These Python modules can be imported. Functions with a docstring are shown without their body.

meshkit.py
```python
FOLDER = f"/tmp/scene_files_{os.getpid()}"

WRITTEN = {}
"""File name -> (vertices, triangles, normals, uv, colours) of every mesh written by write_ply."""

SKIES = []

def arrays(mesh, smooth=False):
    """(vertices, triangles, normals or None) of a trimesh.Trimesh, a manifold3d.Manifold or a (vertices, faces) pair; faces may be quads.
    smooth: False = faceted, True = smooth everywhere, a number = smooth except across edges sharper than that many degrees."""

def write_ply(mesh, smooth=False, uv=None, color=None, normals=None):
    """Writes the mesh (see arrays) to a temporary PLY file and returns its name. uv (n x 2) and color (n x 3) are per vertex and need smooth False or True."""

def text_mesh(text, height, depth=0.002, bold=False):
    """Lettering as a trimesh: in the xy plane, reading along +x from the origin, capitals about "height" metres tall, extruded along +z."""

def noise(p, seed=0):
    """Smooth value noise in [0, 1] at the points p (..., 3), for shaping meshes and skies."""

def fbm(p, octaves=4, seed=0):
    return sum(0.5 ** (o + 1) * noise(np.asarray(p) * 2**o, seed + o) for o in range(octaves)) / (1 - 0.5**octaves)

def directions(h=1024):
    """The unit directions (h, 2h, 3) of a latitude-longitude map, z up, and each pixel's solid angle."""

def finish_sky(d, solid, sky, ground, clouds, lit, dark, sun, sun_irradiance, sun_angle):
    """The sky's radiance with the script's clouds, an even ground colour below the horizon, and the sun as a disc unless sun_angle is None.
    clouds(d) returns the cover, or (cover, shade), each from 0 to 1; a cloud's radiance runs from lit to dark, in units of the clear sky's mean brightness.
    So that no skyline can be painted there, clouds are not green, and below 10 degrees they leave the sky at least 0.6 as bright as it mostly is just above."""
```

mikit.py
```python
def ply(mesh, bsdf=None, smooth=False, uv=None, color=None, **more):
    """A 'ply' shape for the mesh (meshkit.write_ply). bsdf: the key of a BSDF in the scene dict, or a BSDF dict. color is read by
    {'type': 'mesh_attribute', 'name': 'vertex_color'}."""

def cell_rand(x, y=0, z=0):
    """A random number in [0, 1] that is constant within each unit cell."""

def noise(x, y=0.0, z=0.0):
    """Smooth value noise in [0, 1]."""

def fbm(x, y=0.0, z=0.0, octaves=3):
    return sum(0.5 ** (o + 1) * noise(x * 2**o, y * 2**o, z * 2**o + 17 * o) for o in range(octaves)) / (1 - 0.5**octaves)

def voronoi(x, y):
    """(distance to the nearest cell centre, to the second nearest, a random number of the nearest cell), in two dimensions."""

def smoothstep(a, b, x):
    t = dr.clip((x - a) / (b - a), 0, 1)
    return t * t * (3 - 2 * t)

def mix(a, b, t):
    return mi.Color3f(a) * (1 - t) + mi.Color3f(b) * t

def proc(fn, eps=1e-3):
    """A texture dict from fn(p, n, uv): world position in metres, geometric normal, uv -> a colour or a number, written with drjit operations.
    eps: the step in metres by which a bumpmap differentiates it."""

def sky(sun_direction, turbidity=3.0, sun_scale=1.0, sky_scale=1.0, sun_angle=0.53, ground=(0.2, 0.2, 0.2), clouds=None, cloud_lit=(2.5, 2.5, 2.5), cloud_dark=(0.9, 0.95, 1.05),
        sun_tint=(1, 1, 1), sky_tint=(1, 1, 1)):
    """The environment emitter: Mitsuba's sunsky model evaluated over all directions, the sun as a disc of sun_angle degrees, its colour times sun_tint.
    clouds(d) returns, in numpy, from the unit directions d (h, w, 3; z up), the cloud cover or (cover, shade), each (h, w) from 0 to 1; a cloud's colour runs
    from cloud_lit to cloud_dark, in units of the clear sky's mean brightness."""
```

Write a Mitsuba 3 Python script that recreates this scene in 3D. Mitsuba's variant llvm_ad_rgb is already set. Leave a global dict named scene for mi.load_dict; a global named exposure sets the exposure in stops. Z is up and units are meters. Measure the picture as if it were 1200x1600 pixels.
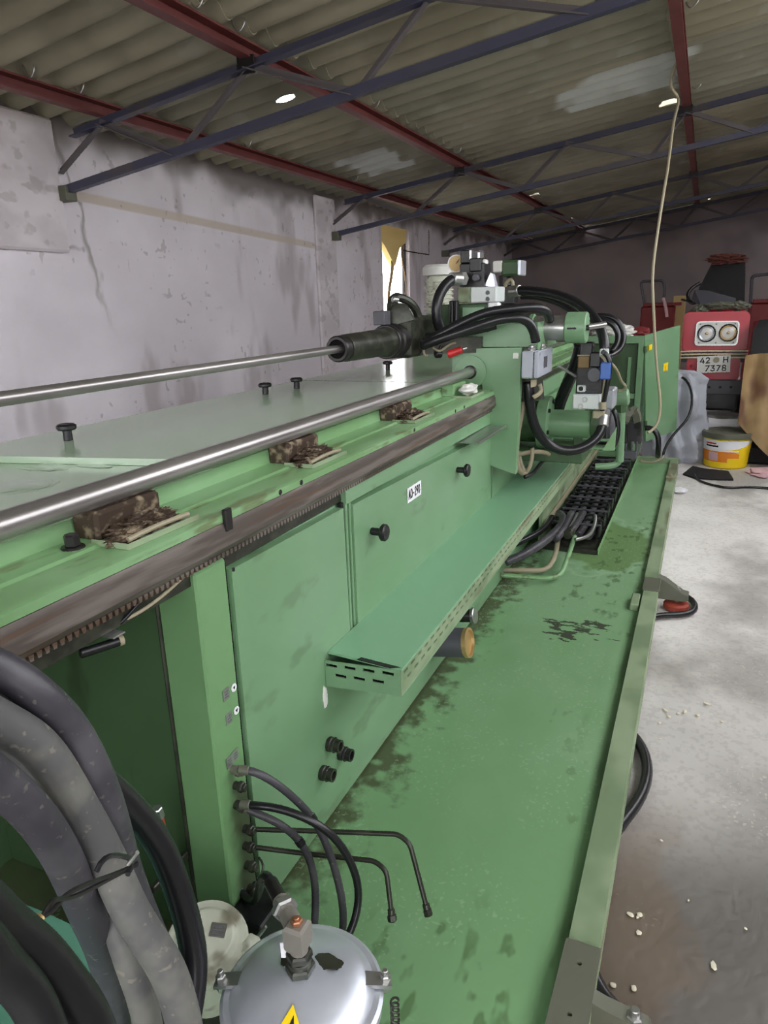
import math, random
import numpy as np, trimesh, drjit as dr, mitsuba as mi, mikit, meshkit
from scipy.interpolate import CubicSpline
from shapely.geometry import Polygon, box as sbox, Point
from mikit import noise, fbm, smoothstep, mix, proc, ply, cell_rand, voronoi

T = mi.ScalarTransform4f
scene, labels = {}, {}

# ------------------------------------------------------------------ camera, sky, exposure
exposure = 4.15
scene['camera'] = {'type': 'perspective', 'fov_axis': 'x', 'fov': 57.22, 'near_clip': 0.02, 'far_clip': 200.0,
                   'to_world': T(np.array([[-0.915328, -0.088489, -0.392867, 0.0], [-0.401677, 0.270436, 0.87494, 0.0], [0.028823, 0.958663, -0.283082, 1.4], [0.0, 0.0, 0.0, 1.0]]))}
def overcast(d):
    c = np.clip(0.93 + 0.25 * (meshkit.fbm(d * 3.0, 3, 5) - .5), 0, 1)
    return c, 0.25 * meshkit.fbm(d * 4.0, 3, 9)
scene['sky'] = mikit.sky((-0.75, -0.25, 0.75), turbidity=4.0, sun_scale=0.0, sky_scale=1.0, ground=(.5, .48, .45),
                         clouds=overcast, cloud_lit=(2.5, 2.48, 2.5), cloud_dark=(1.6, 1.62, 1.68))

# ------------------------------------------------------------------ colours and materials
def s(r, g, b):
    return [((c / 255 + .055) / 1.055) ** 2.4 if c > 10 else c / 255 / 12.92 for c in (r, g, b)]
def rgb(c): return {'type': 'rgb', 'value': list(c)}
def pm(name, col, rough=.5, metal=0.0, **k):
    base = proc(col) if callable(col) else rgb(s(*col))
    scene[name] = {'type': 'twosided', 'b': {'type': 'principled', 'base_color': base, 'roughness': rough, 'metallic': metal, **k}}
def spot(p, x, y, r, ax=('x', 'y')):
    a, b = getattr(p, ax[0]), getattr(p, ax[1])
    return dr.sqrt(dr.square((a - x) / r[0]) + dr.square((b - y) / r[1]))

G1, G2 = s(116, 150, 116), s(106, 143, 105)
def paint(p, n, uv):
    f = fbm(p.x * 3, p.y * 3, p.z * 3, 3)
    c = mix(G1, G2, smoothstep(.3, .7, f))
    d = smoothstep(.66, .80, fbm(p.x * 14 + 3, p.y * 9, p.z * 14, 4))
    return mix(c, s(84, 104, 72), .35 * d)
def paint_tray(p, n, uv):
    f = fbm(p.x * 2.2, p.y * 1.6, p.z * 2, 4)
    c = mix(s(124, 160, 120), s(112, 151, 107), smoothstep(.35, .65, f))
    w = (fbm(p.x * 7, p.y * 7, 1.0, 4) - .5) * 1.6
    # oil film by the chain tray, with a pale tide line round it
    o = spot(p, -0.372, 3.775, (.20, .40)) + w * .6
    c = mix(c, s(92, 122, 66), .75 * smoothstep(1.05, .9, o))
    c = mix(c, s(150, 180, 146), .5 * smoothstep(.12, .0, dr.abs(o - 1.18)))
    # paint scraped to dark steel
    q = spot(p, -0.363, 2.658, (.13, .085)) + (fbm(p.x * 18, p.y * 40, 2.0, 4) - .5) * 3.2
    c = mix(c, s(52, 50, 44), .9 * smoothstep(.72, .55, q))
    # swarf and grime along the foot of the machine body, widened in place of shade under the duct
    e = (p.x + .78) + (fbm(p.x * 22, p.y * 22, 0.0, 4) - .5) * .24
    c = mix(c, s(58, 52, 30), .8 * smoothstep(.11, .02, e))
    g = smoothstep(.62, .78, fbm(p.x * 30, p.y * 16, 4.0, 3)) * smoothstep(.45, .65, fbm(p.x * 3 + 9, p.y * 2, 0.0, 3))
    c = mix(c, s(66, 92, 48), .6 * g)
    c = mix(c, s(150, 176, 146), .35 * smoothstep(.80, .86, noise(p.x * 160, p.y * 160, 1.0)) * smoothstep(.4, .6, fbm(p.x * 5, p.y * 5, 7.0, 2)))
    r = (p.x + .14) + (fbm(p.x * 12, p.y * 5, 9.0, 3) - .5) * .05  # dark line inside the rim: its shade put into the colour
    return mix(c, s(44, 62, 34), .5 * smoothstep(-.03, .0, r))
def paint_rim(p, n, uv):
    f = smoothstep(.4, .65, fbm(p.x * 6, p.y * 5, p.z * 6, 4))
    c = mix(s(136, 154, 122), s(112, 132, 100), f)
    return mix(c, s(96, 80, 58), .7 * smoothstep(.58, .74, fbm(p.x * 12, p.y * 3 + 5, p.z * 12, 3)))
def paint_ledge(p, n, uv):
    f = fbm(p.x * 8, p.y * 3, p.z * 8, 3)
    c = mix(s(126, 164, 120), s(112, 150, 102), smoothstep(.35, .65, f))
    d = smoothstep(.60, .72, fbm(p.x * 26, p.y * 7, p.z * 26, 4))
    return mix(c, s(88, 80, 48), .6 * d)
def paint_dark_shade(p, n, uv):  # same green with the recess shade put into the colour, plus oily grime
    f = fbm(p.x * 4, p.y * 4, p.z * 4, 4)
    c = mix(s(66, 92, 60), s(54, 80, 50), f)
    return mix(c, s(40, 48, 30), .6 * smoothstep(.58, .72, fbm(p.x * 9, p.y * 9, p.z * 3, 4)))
def paint_col(p, n, uv):
    f = fbm(p.x * 4, p.y * 4, p.z * 4, 3)
    c = mix(s(112, 150, 106), s(100, 140, 92), f)
    w = (fbm(p.x * 14, p.y * 14, p.z * 10, 4) - .5)
    d = smoothstep(.07, -.05, p.z - .49 + w * .5) * smoothstep(.935, .972, p.y + w * .06)   # oily filth below the hose ports
    return mix(c, s(52, 50, 36), .85 * d)
def steel_rod(p, n, uv):
    f = fbm(p.x * 30, p.y * 3, p.z * 30, 3)
    return mix(s(186, 182, 180), s(156, 152, 150), smoothstep(.35, .7, f))
def rack_c(p, n, uv):
    f = fbm(p.x * 20, p.y * 6, p.z * 50, 4)
    c = mix(s(118, 110, 104), s(86, 78, 72), smoothstep(.35, .65, f))
    return mix(c, s(98, 70, 48), .5 * smoothstep(.55, .7, fbm(p.x * 8, p.y * 2.5, p.z * 60 + 3, 3)))
def swarf_c(p, n, uv):
    f = fbm(p.x * 60, p.y * 60, p.z * 60, 3)
    return mix(s(58, 44, 32), s(136, 122, 100), smoothstep(.48, .78, f))
def hose_c(p, n, uv):
    f = fbm(p.x * 14, p.y * 14, p.z * 14, 4)
    c = mix(s(56, 54, 60), s(72, 70, 75), smoothstep(.35, .7, f))
    return mix(c, s(112, 106, 96), .45 * smoothstep(.66, .80, fbm(p.x * 120, p.y * 120, p.z * 120, 3)))
def hose_dust(p, n, uv):
    f = fbm(p.x * 18, p.y * 18, p.z * 18, 4)
    c = mix(s(82, 82, 82), s(104, 104, 98), smoothstep(.4, .7, f))
    return mix(c, s(140, 134, 116), .4 * smoothstep(.66, .80, fbm(p.x * 110, p.y * 110, p.z * 110, 3)))
def oily_c(p, n, uv):
    f = fbm(p.x * 25, p.y * 25, p.z * 25, 4)
    return mix(s(46, 47, 40), s(60, 63, 52), smoothstep(.4, .7, f))
def floor_c(p, n, uv):
    f = fbm(p.x * 1.3, p.y * .9, 0.0, 4)
    c = mix(s(236, 233, 229), s(216, 213, 208), smoothstep(.35, .65, f))
    w = fbm(p.x * 1.1 + 4, p.y * 1.0 + 2, 3.0, 4)
    damp = smoothstep(3.2, 1.5, p.y + (w - .5) * 2.2)              # damp oily stretch
    c = mix(c, s(78, 74, 69), .93 * damp)
    st = smoothstep(.44, .66, fbm(p.x * 1.6 + 8, p.y * 1.3, 6.0, 5))
    c = mix(c, s(132, 128, 122), .7 * st)
    gr = smoothstep(.48, .72, fbm(p.x * 70, p.y * 70, 1.0, 3))
    c = mix(c, s(96, 90, 80), .13 * gr)
    rust = smoothstep(.16, .02, dr.abs(p.x + .02) + (fbm(p.x * 9, p.y * 9, 2.0, 3) - .5) * .35) * smoothstep(2.2, 1.4, p.y)
    c = mix(c, s(120, 98, 74), .4 * rust)
    sp = smoothstep(.80, .90, noise(p.x * 140, p.y * 140, 3.0))
    return mix(c, s(196, 190, 178), .6 * sp * smoothstep(.45, .6, fbm(p.x * 3, p.y * 3, 5.0, 3)))
def floor_b(p, n, uv):
    return .006 * fbm(p.x * 4, p.y * 4, 0.0, 2) + .002 * fbm(p.x * 60, p.y * 60, 0.0, 2)
def plaster(p, n, uv):
    f = fbm(p.x * 1.2, p.y * 1.2, p.z * 1.2, 4)
    c = mix(s(222, 216, 222), s(206, 199, 205), smoothstep(.35, .65, f))
    c = mix(c, s(150, 138, 140), .5 * smoothstep(.58, .72, fbm(p.y * 3, p.z * 1.2, p.x, 4)))
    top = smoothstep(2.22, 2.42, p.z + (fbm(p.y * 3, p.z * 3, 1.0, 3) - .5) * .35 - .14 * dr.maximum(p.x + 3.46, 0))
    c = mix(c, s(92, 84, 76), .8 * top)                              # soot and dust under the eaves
    crack = smoothstep(.020, .0, dr.abs(p.z - 1.76 + (fbm(p.y * 6, p.z * 6, 5.0, 4) - .5) * .10)) * smoothstep(3.5, 3.2, p.y)
    c = mix(c, s(86, 80, 76), .7 * crack)
    v = smoothstep(.03, .0, dr.abs(p.y - 3.42 - (1.9 - p.z) * .22 + (fbm(p.y * 7, p.z * 4, 2.0, 4) - .5) * .18)) * smoothstep(1.2, 1.7, p.z)
    c = mix(c, s(112, 104, 94), .6 * v)
    b = smoothstep(.035, .02, dr.abs(p.z - 2.07 + (p.y - 3.3) * .04)) * smoothstep(3.3, 3.4, p.y) * smoothstep(6.4, 6.2, p.y)
    c = mix(c, s(190, 178, 162), .75 * b)                            # bare band of the tie beam
    sp = smoothstep(.70, .76, fbm(p.y * 22, p.z * 22, p.x * 22, 3)) * smoothstep(.5, .6, fbm(p.y * 1.5, p.z * 1.5, 8.0, 3))
    return mix(c, s(130, 122, 120), .4 * sp)
def plaster_b(p, n, uv):
    return .02 * fbm(p.x * 3, p.y * 3, p.z * 3, 3) + .005 * fbm(p.x * 25, p.y * 25, p.z * 25, 2)
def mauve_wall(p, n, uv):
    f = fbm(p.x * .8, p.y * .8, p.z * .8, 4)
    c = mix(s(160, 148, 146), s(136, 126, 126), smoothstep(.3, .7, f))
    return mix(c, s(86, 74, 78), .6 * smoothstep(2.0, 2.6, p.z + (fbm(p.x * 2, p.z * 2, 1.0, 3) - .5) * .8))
def conc(p, n, uv):
    f = fbm(p.x * 5, p.y * 5, p.z * 5, 4)
    c = mix(s(212, 204, 208), s(194, 186, 190), smoothstep(.35, .65, f))
    return mix(c, s(140, 134, 130), .35 * smoothstep(.6, .72, fbm(p.x * 14, p.y * 14, p.z * 14, 3)))
def roofc(a, b):
    a, b = s(*a), s(*b)
    def fn(p, n, uv):
        f = fbm(p.x * 1.5, p.y * 1.5, 0.0, 3)
        c = mix(a, b, smoothstep(.35, .65, f))
        c = mix(c, s(170, 172, 166), .25 * smoothstep(.66, .8, fbm(p.x * 5 + 3, p.y * 5, 1.0, 4)))
        w = (fbm(p.x * 4, p.y * 7, 2.0, 3) - .5)
        k = smoothstep(1.05, .8, dr.maximum(dr.abs(p.x - (-0.718)) / .42, dr.abs(p.y - (5.899)) / .42) + w * .9)
        k2 = smoothstep(1.05, .8, dr.maximum(dr.abs(p.x - (-2.702)) / .22, dr.abs(p.y - (6.104)) / .38) + w * .9)
        c = mix(c, s(196, 200, 196), .85 * dr.maximum(k, k2))        # bare pale repair
        return mix(c, s(100, 94, 78), .3 * smoothstep(.5, .8, fbm(p.x * 3, p.y * 3, 5.0, 3)))
    return fn
def red_p(p, n, uv):
    f = fbm(p.x * 6, p.y * 6, p.z * 6, 4)
    return mix(s(122, 66, 64), s(98, 52, 50), f)
def blue_p(p, n, uv):
    f = fbm(p.x * 8, p.y * 8, p.z * 8, 4)
    c = mix(s(60, 62, 86), s(66, 66, 80), f)
    return mix(c, s(78, 72, 72), .8 * smoothstep(.55, .7, fbm(p.x * 5, p.y * 5, p.z * 5, 3)))
def tarp_c(p, n, uv):
    f = fbm(p.x * 4, p.y * 4, p.z * 3, 4)
    c = mix(s(158, 132, 92), s(128, 102, 66), smoothstep(.3, .7, f))
    return mix(c, s(90, 52, 38), .8 * smoothstep(.55, .7, fbm(p.x * 6 + 3, p.y * 3, p.z * 2, 3)))
def foil_c(p, n, uv):
    f = fbm(p.x * 9, p.y * 9, p.z * 4, 3)
    return mix(s(176, 178, 186), s(142, 146, 154), f)
def alu_c(p, n, uv):
    f = fbm(p.x * 12, p.y * 12, p.z * 12, 4)
    return mix(s(216, 220, 228), s(184, 190, 200), f)
def beige_c(p, n, uv):
    f = smoothstep(.55, .68, fbm(p.x * 16, p.y * 16, p.z * 16, 4))
    return mix(s(186, 190, 172), s(104, 96, 74), f * .8)
def shelf_c(p, n, uv):
    return mix(s(104, 158, 136), s(84, 138, 114), fbm(p.x * 5, p.y * 5, p.z * 5, 3))

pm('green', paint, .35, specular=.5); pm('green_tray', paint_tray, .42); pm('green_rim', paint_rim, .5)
pm('green_ledge', paint_ledge, .28); pm('green_dark', paint_dark_shade, .5); pm('green_col', paint_col, .4)
pm('green_lid', (122, 166, 132), .3); pm('green_table', (140, 160, 136), .16, specular=.8, clearcoat=.6, clearcoat_gloss=.9); pm('teal', shelf_c, .35)
pm('steel', steel_rod, .29, .8); pm('steel_dark', (58, 56, 56), .35, .7); pm('rack', rack_c, .45, .35)
pm('swarf', swarf_c, .6, .2); pm('hose_grey', hose_c, .42); pm('hose_dusty', hose_dust, .6); pm('rubber', (26, 26, 29), .3)
pm('black', (20, 20, 22), .38); pm('black_matt', (24, 23, 24), .8); pm('oily', oily_c, .35, .3); pm('grey_box', (158, 162, 172), .4)
pm('white_block', (196, 202, 200), .4); pm('off_white', (214, 214, 208), .45); pm('zinc', (176, 176, 174), .3, .85); pm('dark_grey', (74, 74, 80), .45)
pm('alu', alu_c, .3, .55); pm('beige', beige_c, .45); pm('blue', (58, 96, 168), .4); pm('brown_plate', (112, 92, 60), .5, .4)
pm('cable_cream', (176, 166, 140), .5); pm('truss_grey', (92, 86, 88), .6); pm('cable_beige', (148, 140, 116), .5); pm('red', (190, 44, 44), .4); pm('red_hood', (176, 34, 48), .35, clearcoat=.4)
pm('red_old', (120, 40, 40), .6); pm('yellow', (238, 204, 24), .45); pm('orange', (224, 130, 36), .5); pm('cream', (214, 200, 168), .5)
pm('ink', (16, 16, 20), .6); pm('ink_grey', (90, 92, 96), .6); pm('brass', (190, 160, 110), .35, .6); pm('copper', (170, 120, 92), .35, .7)
pm('red_paint', red_p, .5); pm('blue_paint', blue_p, .5); pm('tarp', tarp_c, .7); pm('foil', foil_c, .42); pm('tan', (198, 170, 118), .6)
pm('chip', (214, 208, 188), .7); pm('pink', (206, 168, 172), .7); pm('puddle', (136, 156, 132), .03, specular=.9, clearcoat=1.0, clearcoat_gloss=1.0); pm('cast_grey', (132, 128, 120), .5, .3); pm('foam', (238, 210, 140), .9)
pm('rust_red', (150, 62, 46), .6); pm('rust_brown', (92, 50, 42), .8); pm('plate_grey', (96, 98, 84), .55, .2); pm('white', (232, 232, 236), .5)
pm('concrete_col', conc, .9); pm('mauve', mauve_wall, .9)
for i, (a, b) in enumerate([((150, 145, 126), (138, 133, 115)), ((156, 150, 129), (142, 136, 116)), ((144, 141, 124), (132, 129, 113))]): pm('roof_%d' % i, roofc(a, b), .85)
scene['lamp_glass'] = {'type': 'dielectric', 'int_ior': 1.5}
def bumped(name, col, b, scale, rough, spec=.4):
    scene[name] = {'type': 'twosided', 'b': {'type': 'bumpmap', 't': proc(b, 4e-3), 'scale': scale, 'n': {'type': 'principled', 'base_color': proc(col), 'roughness': rough, 'specular': spec}}}
bumped('floor_m', floor_c, floor_b, 1.0, .5); bumped('plaster_m', plaster, plaster_b, 1.0, .9)

# ------------------------------------------------------------------ mesh helpers
def key_for(name, parent=None):
    base = parent + '__' + name if parent else name
    k, i = base, 0
    while k in scene or k in labels or any(q.startswith(k + '__') for q in (scene if parent is None else ())):
        i += 1; k = '%s_%03d' % (base, i)
    return k
def thing(name, label, cat, group=None, kind=None):
    k = key_for(name); labels[k] = {}
    if label: labels[k]['label'] = label
    if cat: labels[k]['category'] = cat
    if group: labels[k]['group'] = group
    if kind: labels[k]['kind'] = kind
    return k
def part(parent, name, mesh, mat, label=None, smooth=30, kind=None, to_world=None):
    k = key_for(name, parent)
    scene[k] = mesh_dict(mesh, mat, smooth) if not isinstance(mesh, dict) else dict(mesh)
    if to_world is not None: scene[k]['to_world'] = to_world
    if label or kind: labels[k] = {**({'label': label} if label else {}), **({'kind': kind} if kind else {})}
    return k
def mesh_dict(mesh, mat, smooth=30):
    if isinstance(mesh, list): mesh = trimesh.util.concatenate(mesh)
    return ply(mesh, mat, smooth=smooth)
def single(name, mesh, mat, label, cat, group=None, smooth=30, kind=None):
    k = key_for(name); scene[k] = mesh_dict(mesh, mat, smooth)
    labels[k] = {'label': label}
    if cat: labels[k]['category'] = cat
    if group: labels[k]['group'] = group
    if kind: labels[k]['kind'] = kind
    return k
def box(x0, x1, y0, y1, z0, z1, c=.002):
    x0, x1 = sorted((x0, x1)); y0, y1 = sorted((y0, y1)); z0, z1 = sorted((z0, z1))
    c = min(c, .3 * min(x1 - x0, y1 - y0, z1 - z0))
    pts = []
    for X, sx in ((x0, 1), (x1, -1)):
        for Y, sy in ((y0, 1), (y1, -1)):
            for Z, sz in ((z0, 1), (z1, -1)):
                pts += [(X + sx * c, Y + sy * c, Z), (X + sx * c, Y, Z + sz * c), (X, Y + sy * c, Z + sz * c)]
    return trimesh.convex.convex_hull(np.array(pts))
def hull(pts): return trimesh.convex.convex_hull(np.array(pts, float))
def frame_of(d):
    d = np.asarray(d, float); d = d / np.linalg.norm(d)
    a = np.cross(d, [0, 0, 1] if abs(d[2]) < .9 else [1, 0, 0]); a /= np.linalg.norm(a)
    return d, a, np.cross(d, a)
def lathe(profile, origin, axis, n=28):
    """profile of (radius, height along axis); closed at the ends when radius is 0."""
    d, a, b = frame_of(axis); o = np.asarray(origin, float)
    ang = np.arange(n) * 2 * np.pi / n
    ring = np.cos(ang)[:, None] * a + np.sin(ang)[:, None] * b
    v = np.vstack([o + d * h + ring * max(r, 1e-5) for r, h in profile])
    f = []
    for i in range(len(profile) - 1):
        for j in range(n):
            p, q = i * n + j, i * n + (j + 1) % n
            f += [(p, q, q + n), (p, q + n, p + n)]
    m = trimesh.Trimesh(v, f, process=False)
    return m
def cyl(p0, p1, r, r1=None, n=24, c=None):
    p0, p1 = np.asarray(p0, float), np.asarray(p1, float); L = np.linalg.norm(p1 - p0); r1 = r if r1 is None else r1
    c = min(.003, .2 * r, .2 * L) if c is None else c
    return lathe([(0, 0), (r - c, 0), (r, c), (r1, L - c), (r1 - c, L), (0, L)], p0, p1 - p0, n)
def ringpipe(p0, p1, r, ri, n=24):
    p0, p1 = np.asarray(p0, float), np.asarray(p1, float); L = np.linalg.norm(p1 - p0)
    return lathe([(ri, 0), (r, 0), (r, L), (ri, L), (ri, L * .2), (0, L * .2)], p0, p1 - p0, n)
def hexnut(p0, p1, r): return cyl(p0, p1, r, n=6)
def spline(pts, n=None):
    p = np.asarray(pts, float)
    t = np.r_[0, np.cumsum(np.sqrt(np.linalg.norm(np.diff(p, axis=0), axis=1)))]
    L = np.linalg.norm(np.diff(p, axis=0), axis=1).sum()
    n = n or int(max(12, min(90, L / .012)))
    return CubicSpline(t, p)(np.linspace(0, t[-1], n)) if len(p) > 2 else np.linspace(p[0], p[-1], n)
def tube(pts, r, sides=12, smooth=True, n=None):
    p = spline(pts, n) if smooth else np.asarray(pts, float)
    tan = np.gradient(p, axis=0); tan /= np.linalg.norm(tan, axis=1, keepdims=True) + 1e-12
    _, a, _ = frame_of(tan[0]); A = []
    for t in tan:
        a = a - t * np.dot(a, t); a = a / np.linalg.norm(a); A.append(a)
    A = np.array(A); B = np.cross(tan, A)
    ang = np.arange(sides) * 2 * np.pi / sides
    rr = np.broadcast_to(r, (len(p),))
    v = (p[:, None] + rr[:, None, None] * (np.cos(ang)[None, :, None] * A[:, None] + np.sin(ang)[None, :, None] * B[:, None])).reshape(-1, 3)
    f = []
    for i in range(len(p) - 1):
        for j in range(sides):
            u, w = i * sides + j, i * sides + (j + 1) % sides
            f += [(u, w, w + sides), (u, w + sides, u + sides)]
    v = np.vstack([v, p[:1], p[-1:]]); k = len(v)
    for j in range(sides):
        f.append((k - 2, (j + 1) % sides, j)); e = (len(p) - 1) * sides
        f.append((k - 1, e + j, e + (j + 1) % sides))
    return trimesh.Trimesh(v, f, process=False)
def bent(pts, r, bend=.03, sides=10):
    """A tube with rounded corners."""
    p = [np.asarray(q, float) for q in pts]; out = [p[0]]
    for a, b, c in zip(p, p[1:], p[2:]):
        k = min(bend, .45 * np.linalg.norm(a - b), .45 * np.linalg.norm(c - b))
        u, v = b + (a - b) / np.linalg.norm(a - b) * k, b + (c - b) / np.linalg.norm(c - b) * k
        out += [(1 - t) ** 2 * u + 2 * t * (1 - t) * b + t * t * v for t in np.linspace(0, 1, 7)]
    return tube(out + [p[-1]], r, sides, smooth=False)
def prism(poly, axis, d0, d1):
    """poly in (y,z) for axis x, (x,z) for y, (x,y) for z, extruded from d0 to d1."""
    poly = poly if hasattr(poly, 'exterior') else Polygon(poly)
    m = trimesh.creation.extrude_polygon(poly, abs(d1 - d0), engine='earcut')
    v = np.array(m.vertices); w = v[:, 2] + min(d0, d1)
    m.vertices = np.stack({'x': (w, v[:, 0], v[:, 1]), 'y': (v[:, 0], w, v[:, 1]), 'z': (v[:, 0], v[:, 1], w)}[axis], 1)
    m.fix_normals()
    return m
def moved(m, off=(0, 0, 0), rz=0, about=None):
    m = m.copy(); 
    if rz: m.apply_transform(trimesh.transformations.rotation_matrix(rz, [0, 0, 1], about))
    m.apply_translation(off); return m
def text_on(text, h, origin, right, up, depth=.0006, bold=False, squeeze=None):
    m = meshkit.text_mesh(text, h, depth, bold); v = np.array(m.vertices)
    if squeeze: v[:, 0] *= squeeze / (v[:, 0].max() - v[:, 0].min())
    right, up = (np.asarray(q, float) / np.linalg.norm(q) for q in (right, up)); n = np.cross(right, up)
    w = v[:, 0].max() - v[:, 0].min()
    m.vertices = np.asarray(origin, float) + (v[:, :1] - w / 2) * right + (v[:, 1:2] - h / 2) * up + v[:, 2:] * n
    return m
def slab(c, right, up, w, h, t):
    """A thin plate centred on c, its front at +normal*t."""
    right, up = (np.asarray(q, float) / np.linalg.norm(q) for q in (right, up)); n = np.cross(right, up)
    return hull([np.asarray(c) + a * w / 2 * right + b * h / 2 * up + k * t * n for a in (-1, 1) for b in (-1, 1) for k in (0, 1)])
def lump(center, size, seed, amp=.25, sub=3, freq=2.0):
    m = trimesh.creation.icosphere(sub); v = np.array(m.vertices)
    v *= (1 + amp * (meshkit.fbm(v * freq + 7 * seed, 3, seed) - .5) * 2)[:, None]
    m.vertices = v * np.asarray(size) + np.asarray(center); return m
RIGHT, UP = (1, 0, 0), (0, 0, 1)

# ------------------------------------------------------------------ the shed
SL = .14
def zr(x): return 2.851 + SL * x          # underside of the purlins
def beam(p0, p1, w, h, up=(0, 0, 1)):
    p0, p1 = np.asarray(p0, float), np.asarray(p1, float); d = (p1 - p0) / np.linalg.norm(p1 - p0)
    a = np.cross(d, up); a /= np.linalg.norm(a); b = np.cross(a, d)
    return hull([q + i * a * w / 2 + j * b * h / 2 for q in (p0, p1) for i in (-1, 1) for j in (-1, 1)])
def angle_bar(p0, p1, w, t=.006, up=(0, 0, 1), flip=1):
    """An L section: one leg flat, one upright."""
    p0, p1 = np.asarray(p0, float), np.asarray(p1, float); d = (p1 - p0) / np.linalg.norm(p1 - p0)
    a = np.cross(d, up); a /= np.linalg.norm(a); b = np.cross(a, d); a = a * flip
    L = [(0, 0), (w, 0), (w, t), (t, t), (t, w), (0, w)]
    v = np.array([q + (x - w / 2) * a + (z - w / 2) * b for q in (p0, p1) for x, z in L])
    f = [(i, (i + 1) % 6, (i + 1) % 6 + 6) for i in range(6)] + [(i, (i + 1) % 6 + 6, i + 6) for i in range(6)]
    f += [(0, 2, 1), (0, 3, 2), (0, 4, 3), (0, 5, 4)] + [(6, 7, 8), (6, 8, 9), (6, 9, 10), (6, 10, 11)]
    m = trimesh.Trimesh(v, f, process=False); m.fix_normals(); return m

labels['floor'] = {'kind': 'structure'}
fx, fy = np.meshgrid(np.linspace(-3.7, 9, 60), np.linspace(-6, 14.3, 90), indexing='ij')
fz = .008 * (meshkit.fbm(np.stack([fx * 1.5, fy * 1.5, 0 * fx], -1), 3, 4) - 1.0)
gi = np.arange(60 * 90).reshape(60, 90)
scene['floor'] = ply((np.stack([fx, fy, fz], -1).reshape(-1, 3), np.stack([gi[:-1, :-1], gi[1:, :-1], gi[1:, 1:], gi[:-1, 1:]], -1).reshape(-1, 4)), 'floor_m', smooth=True)

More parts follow.
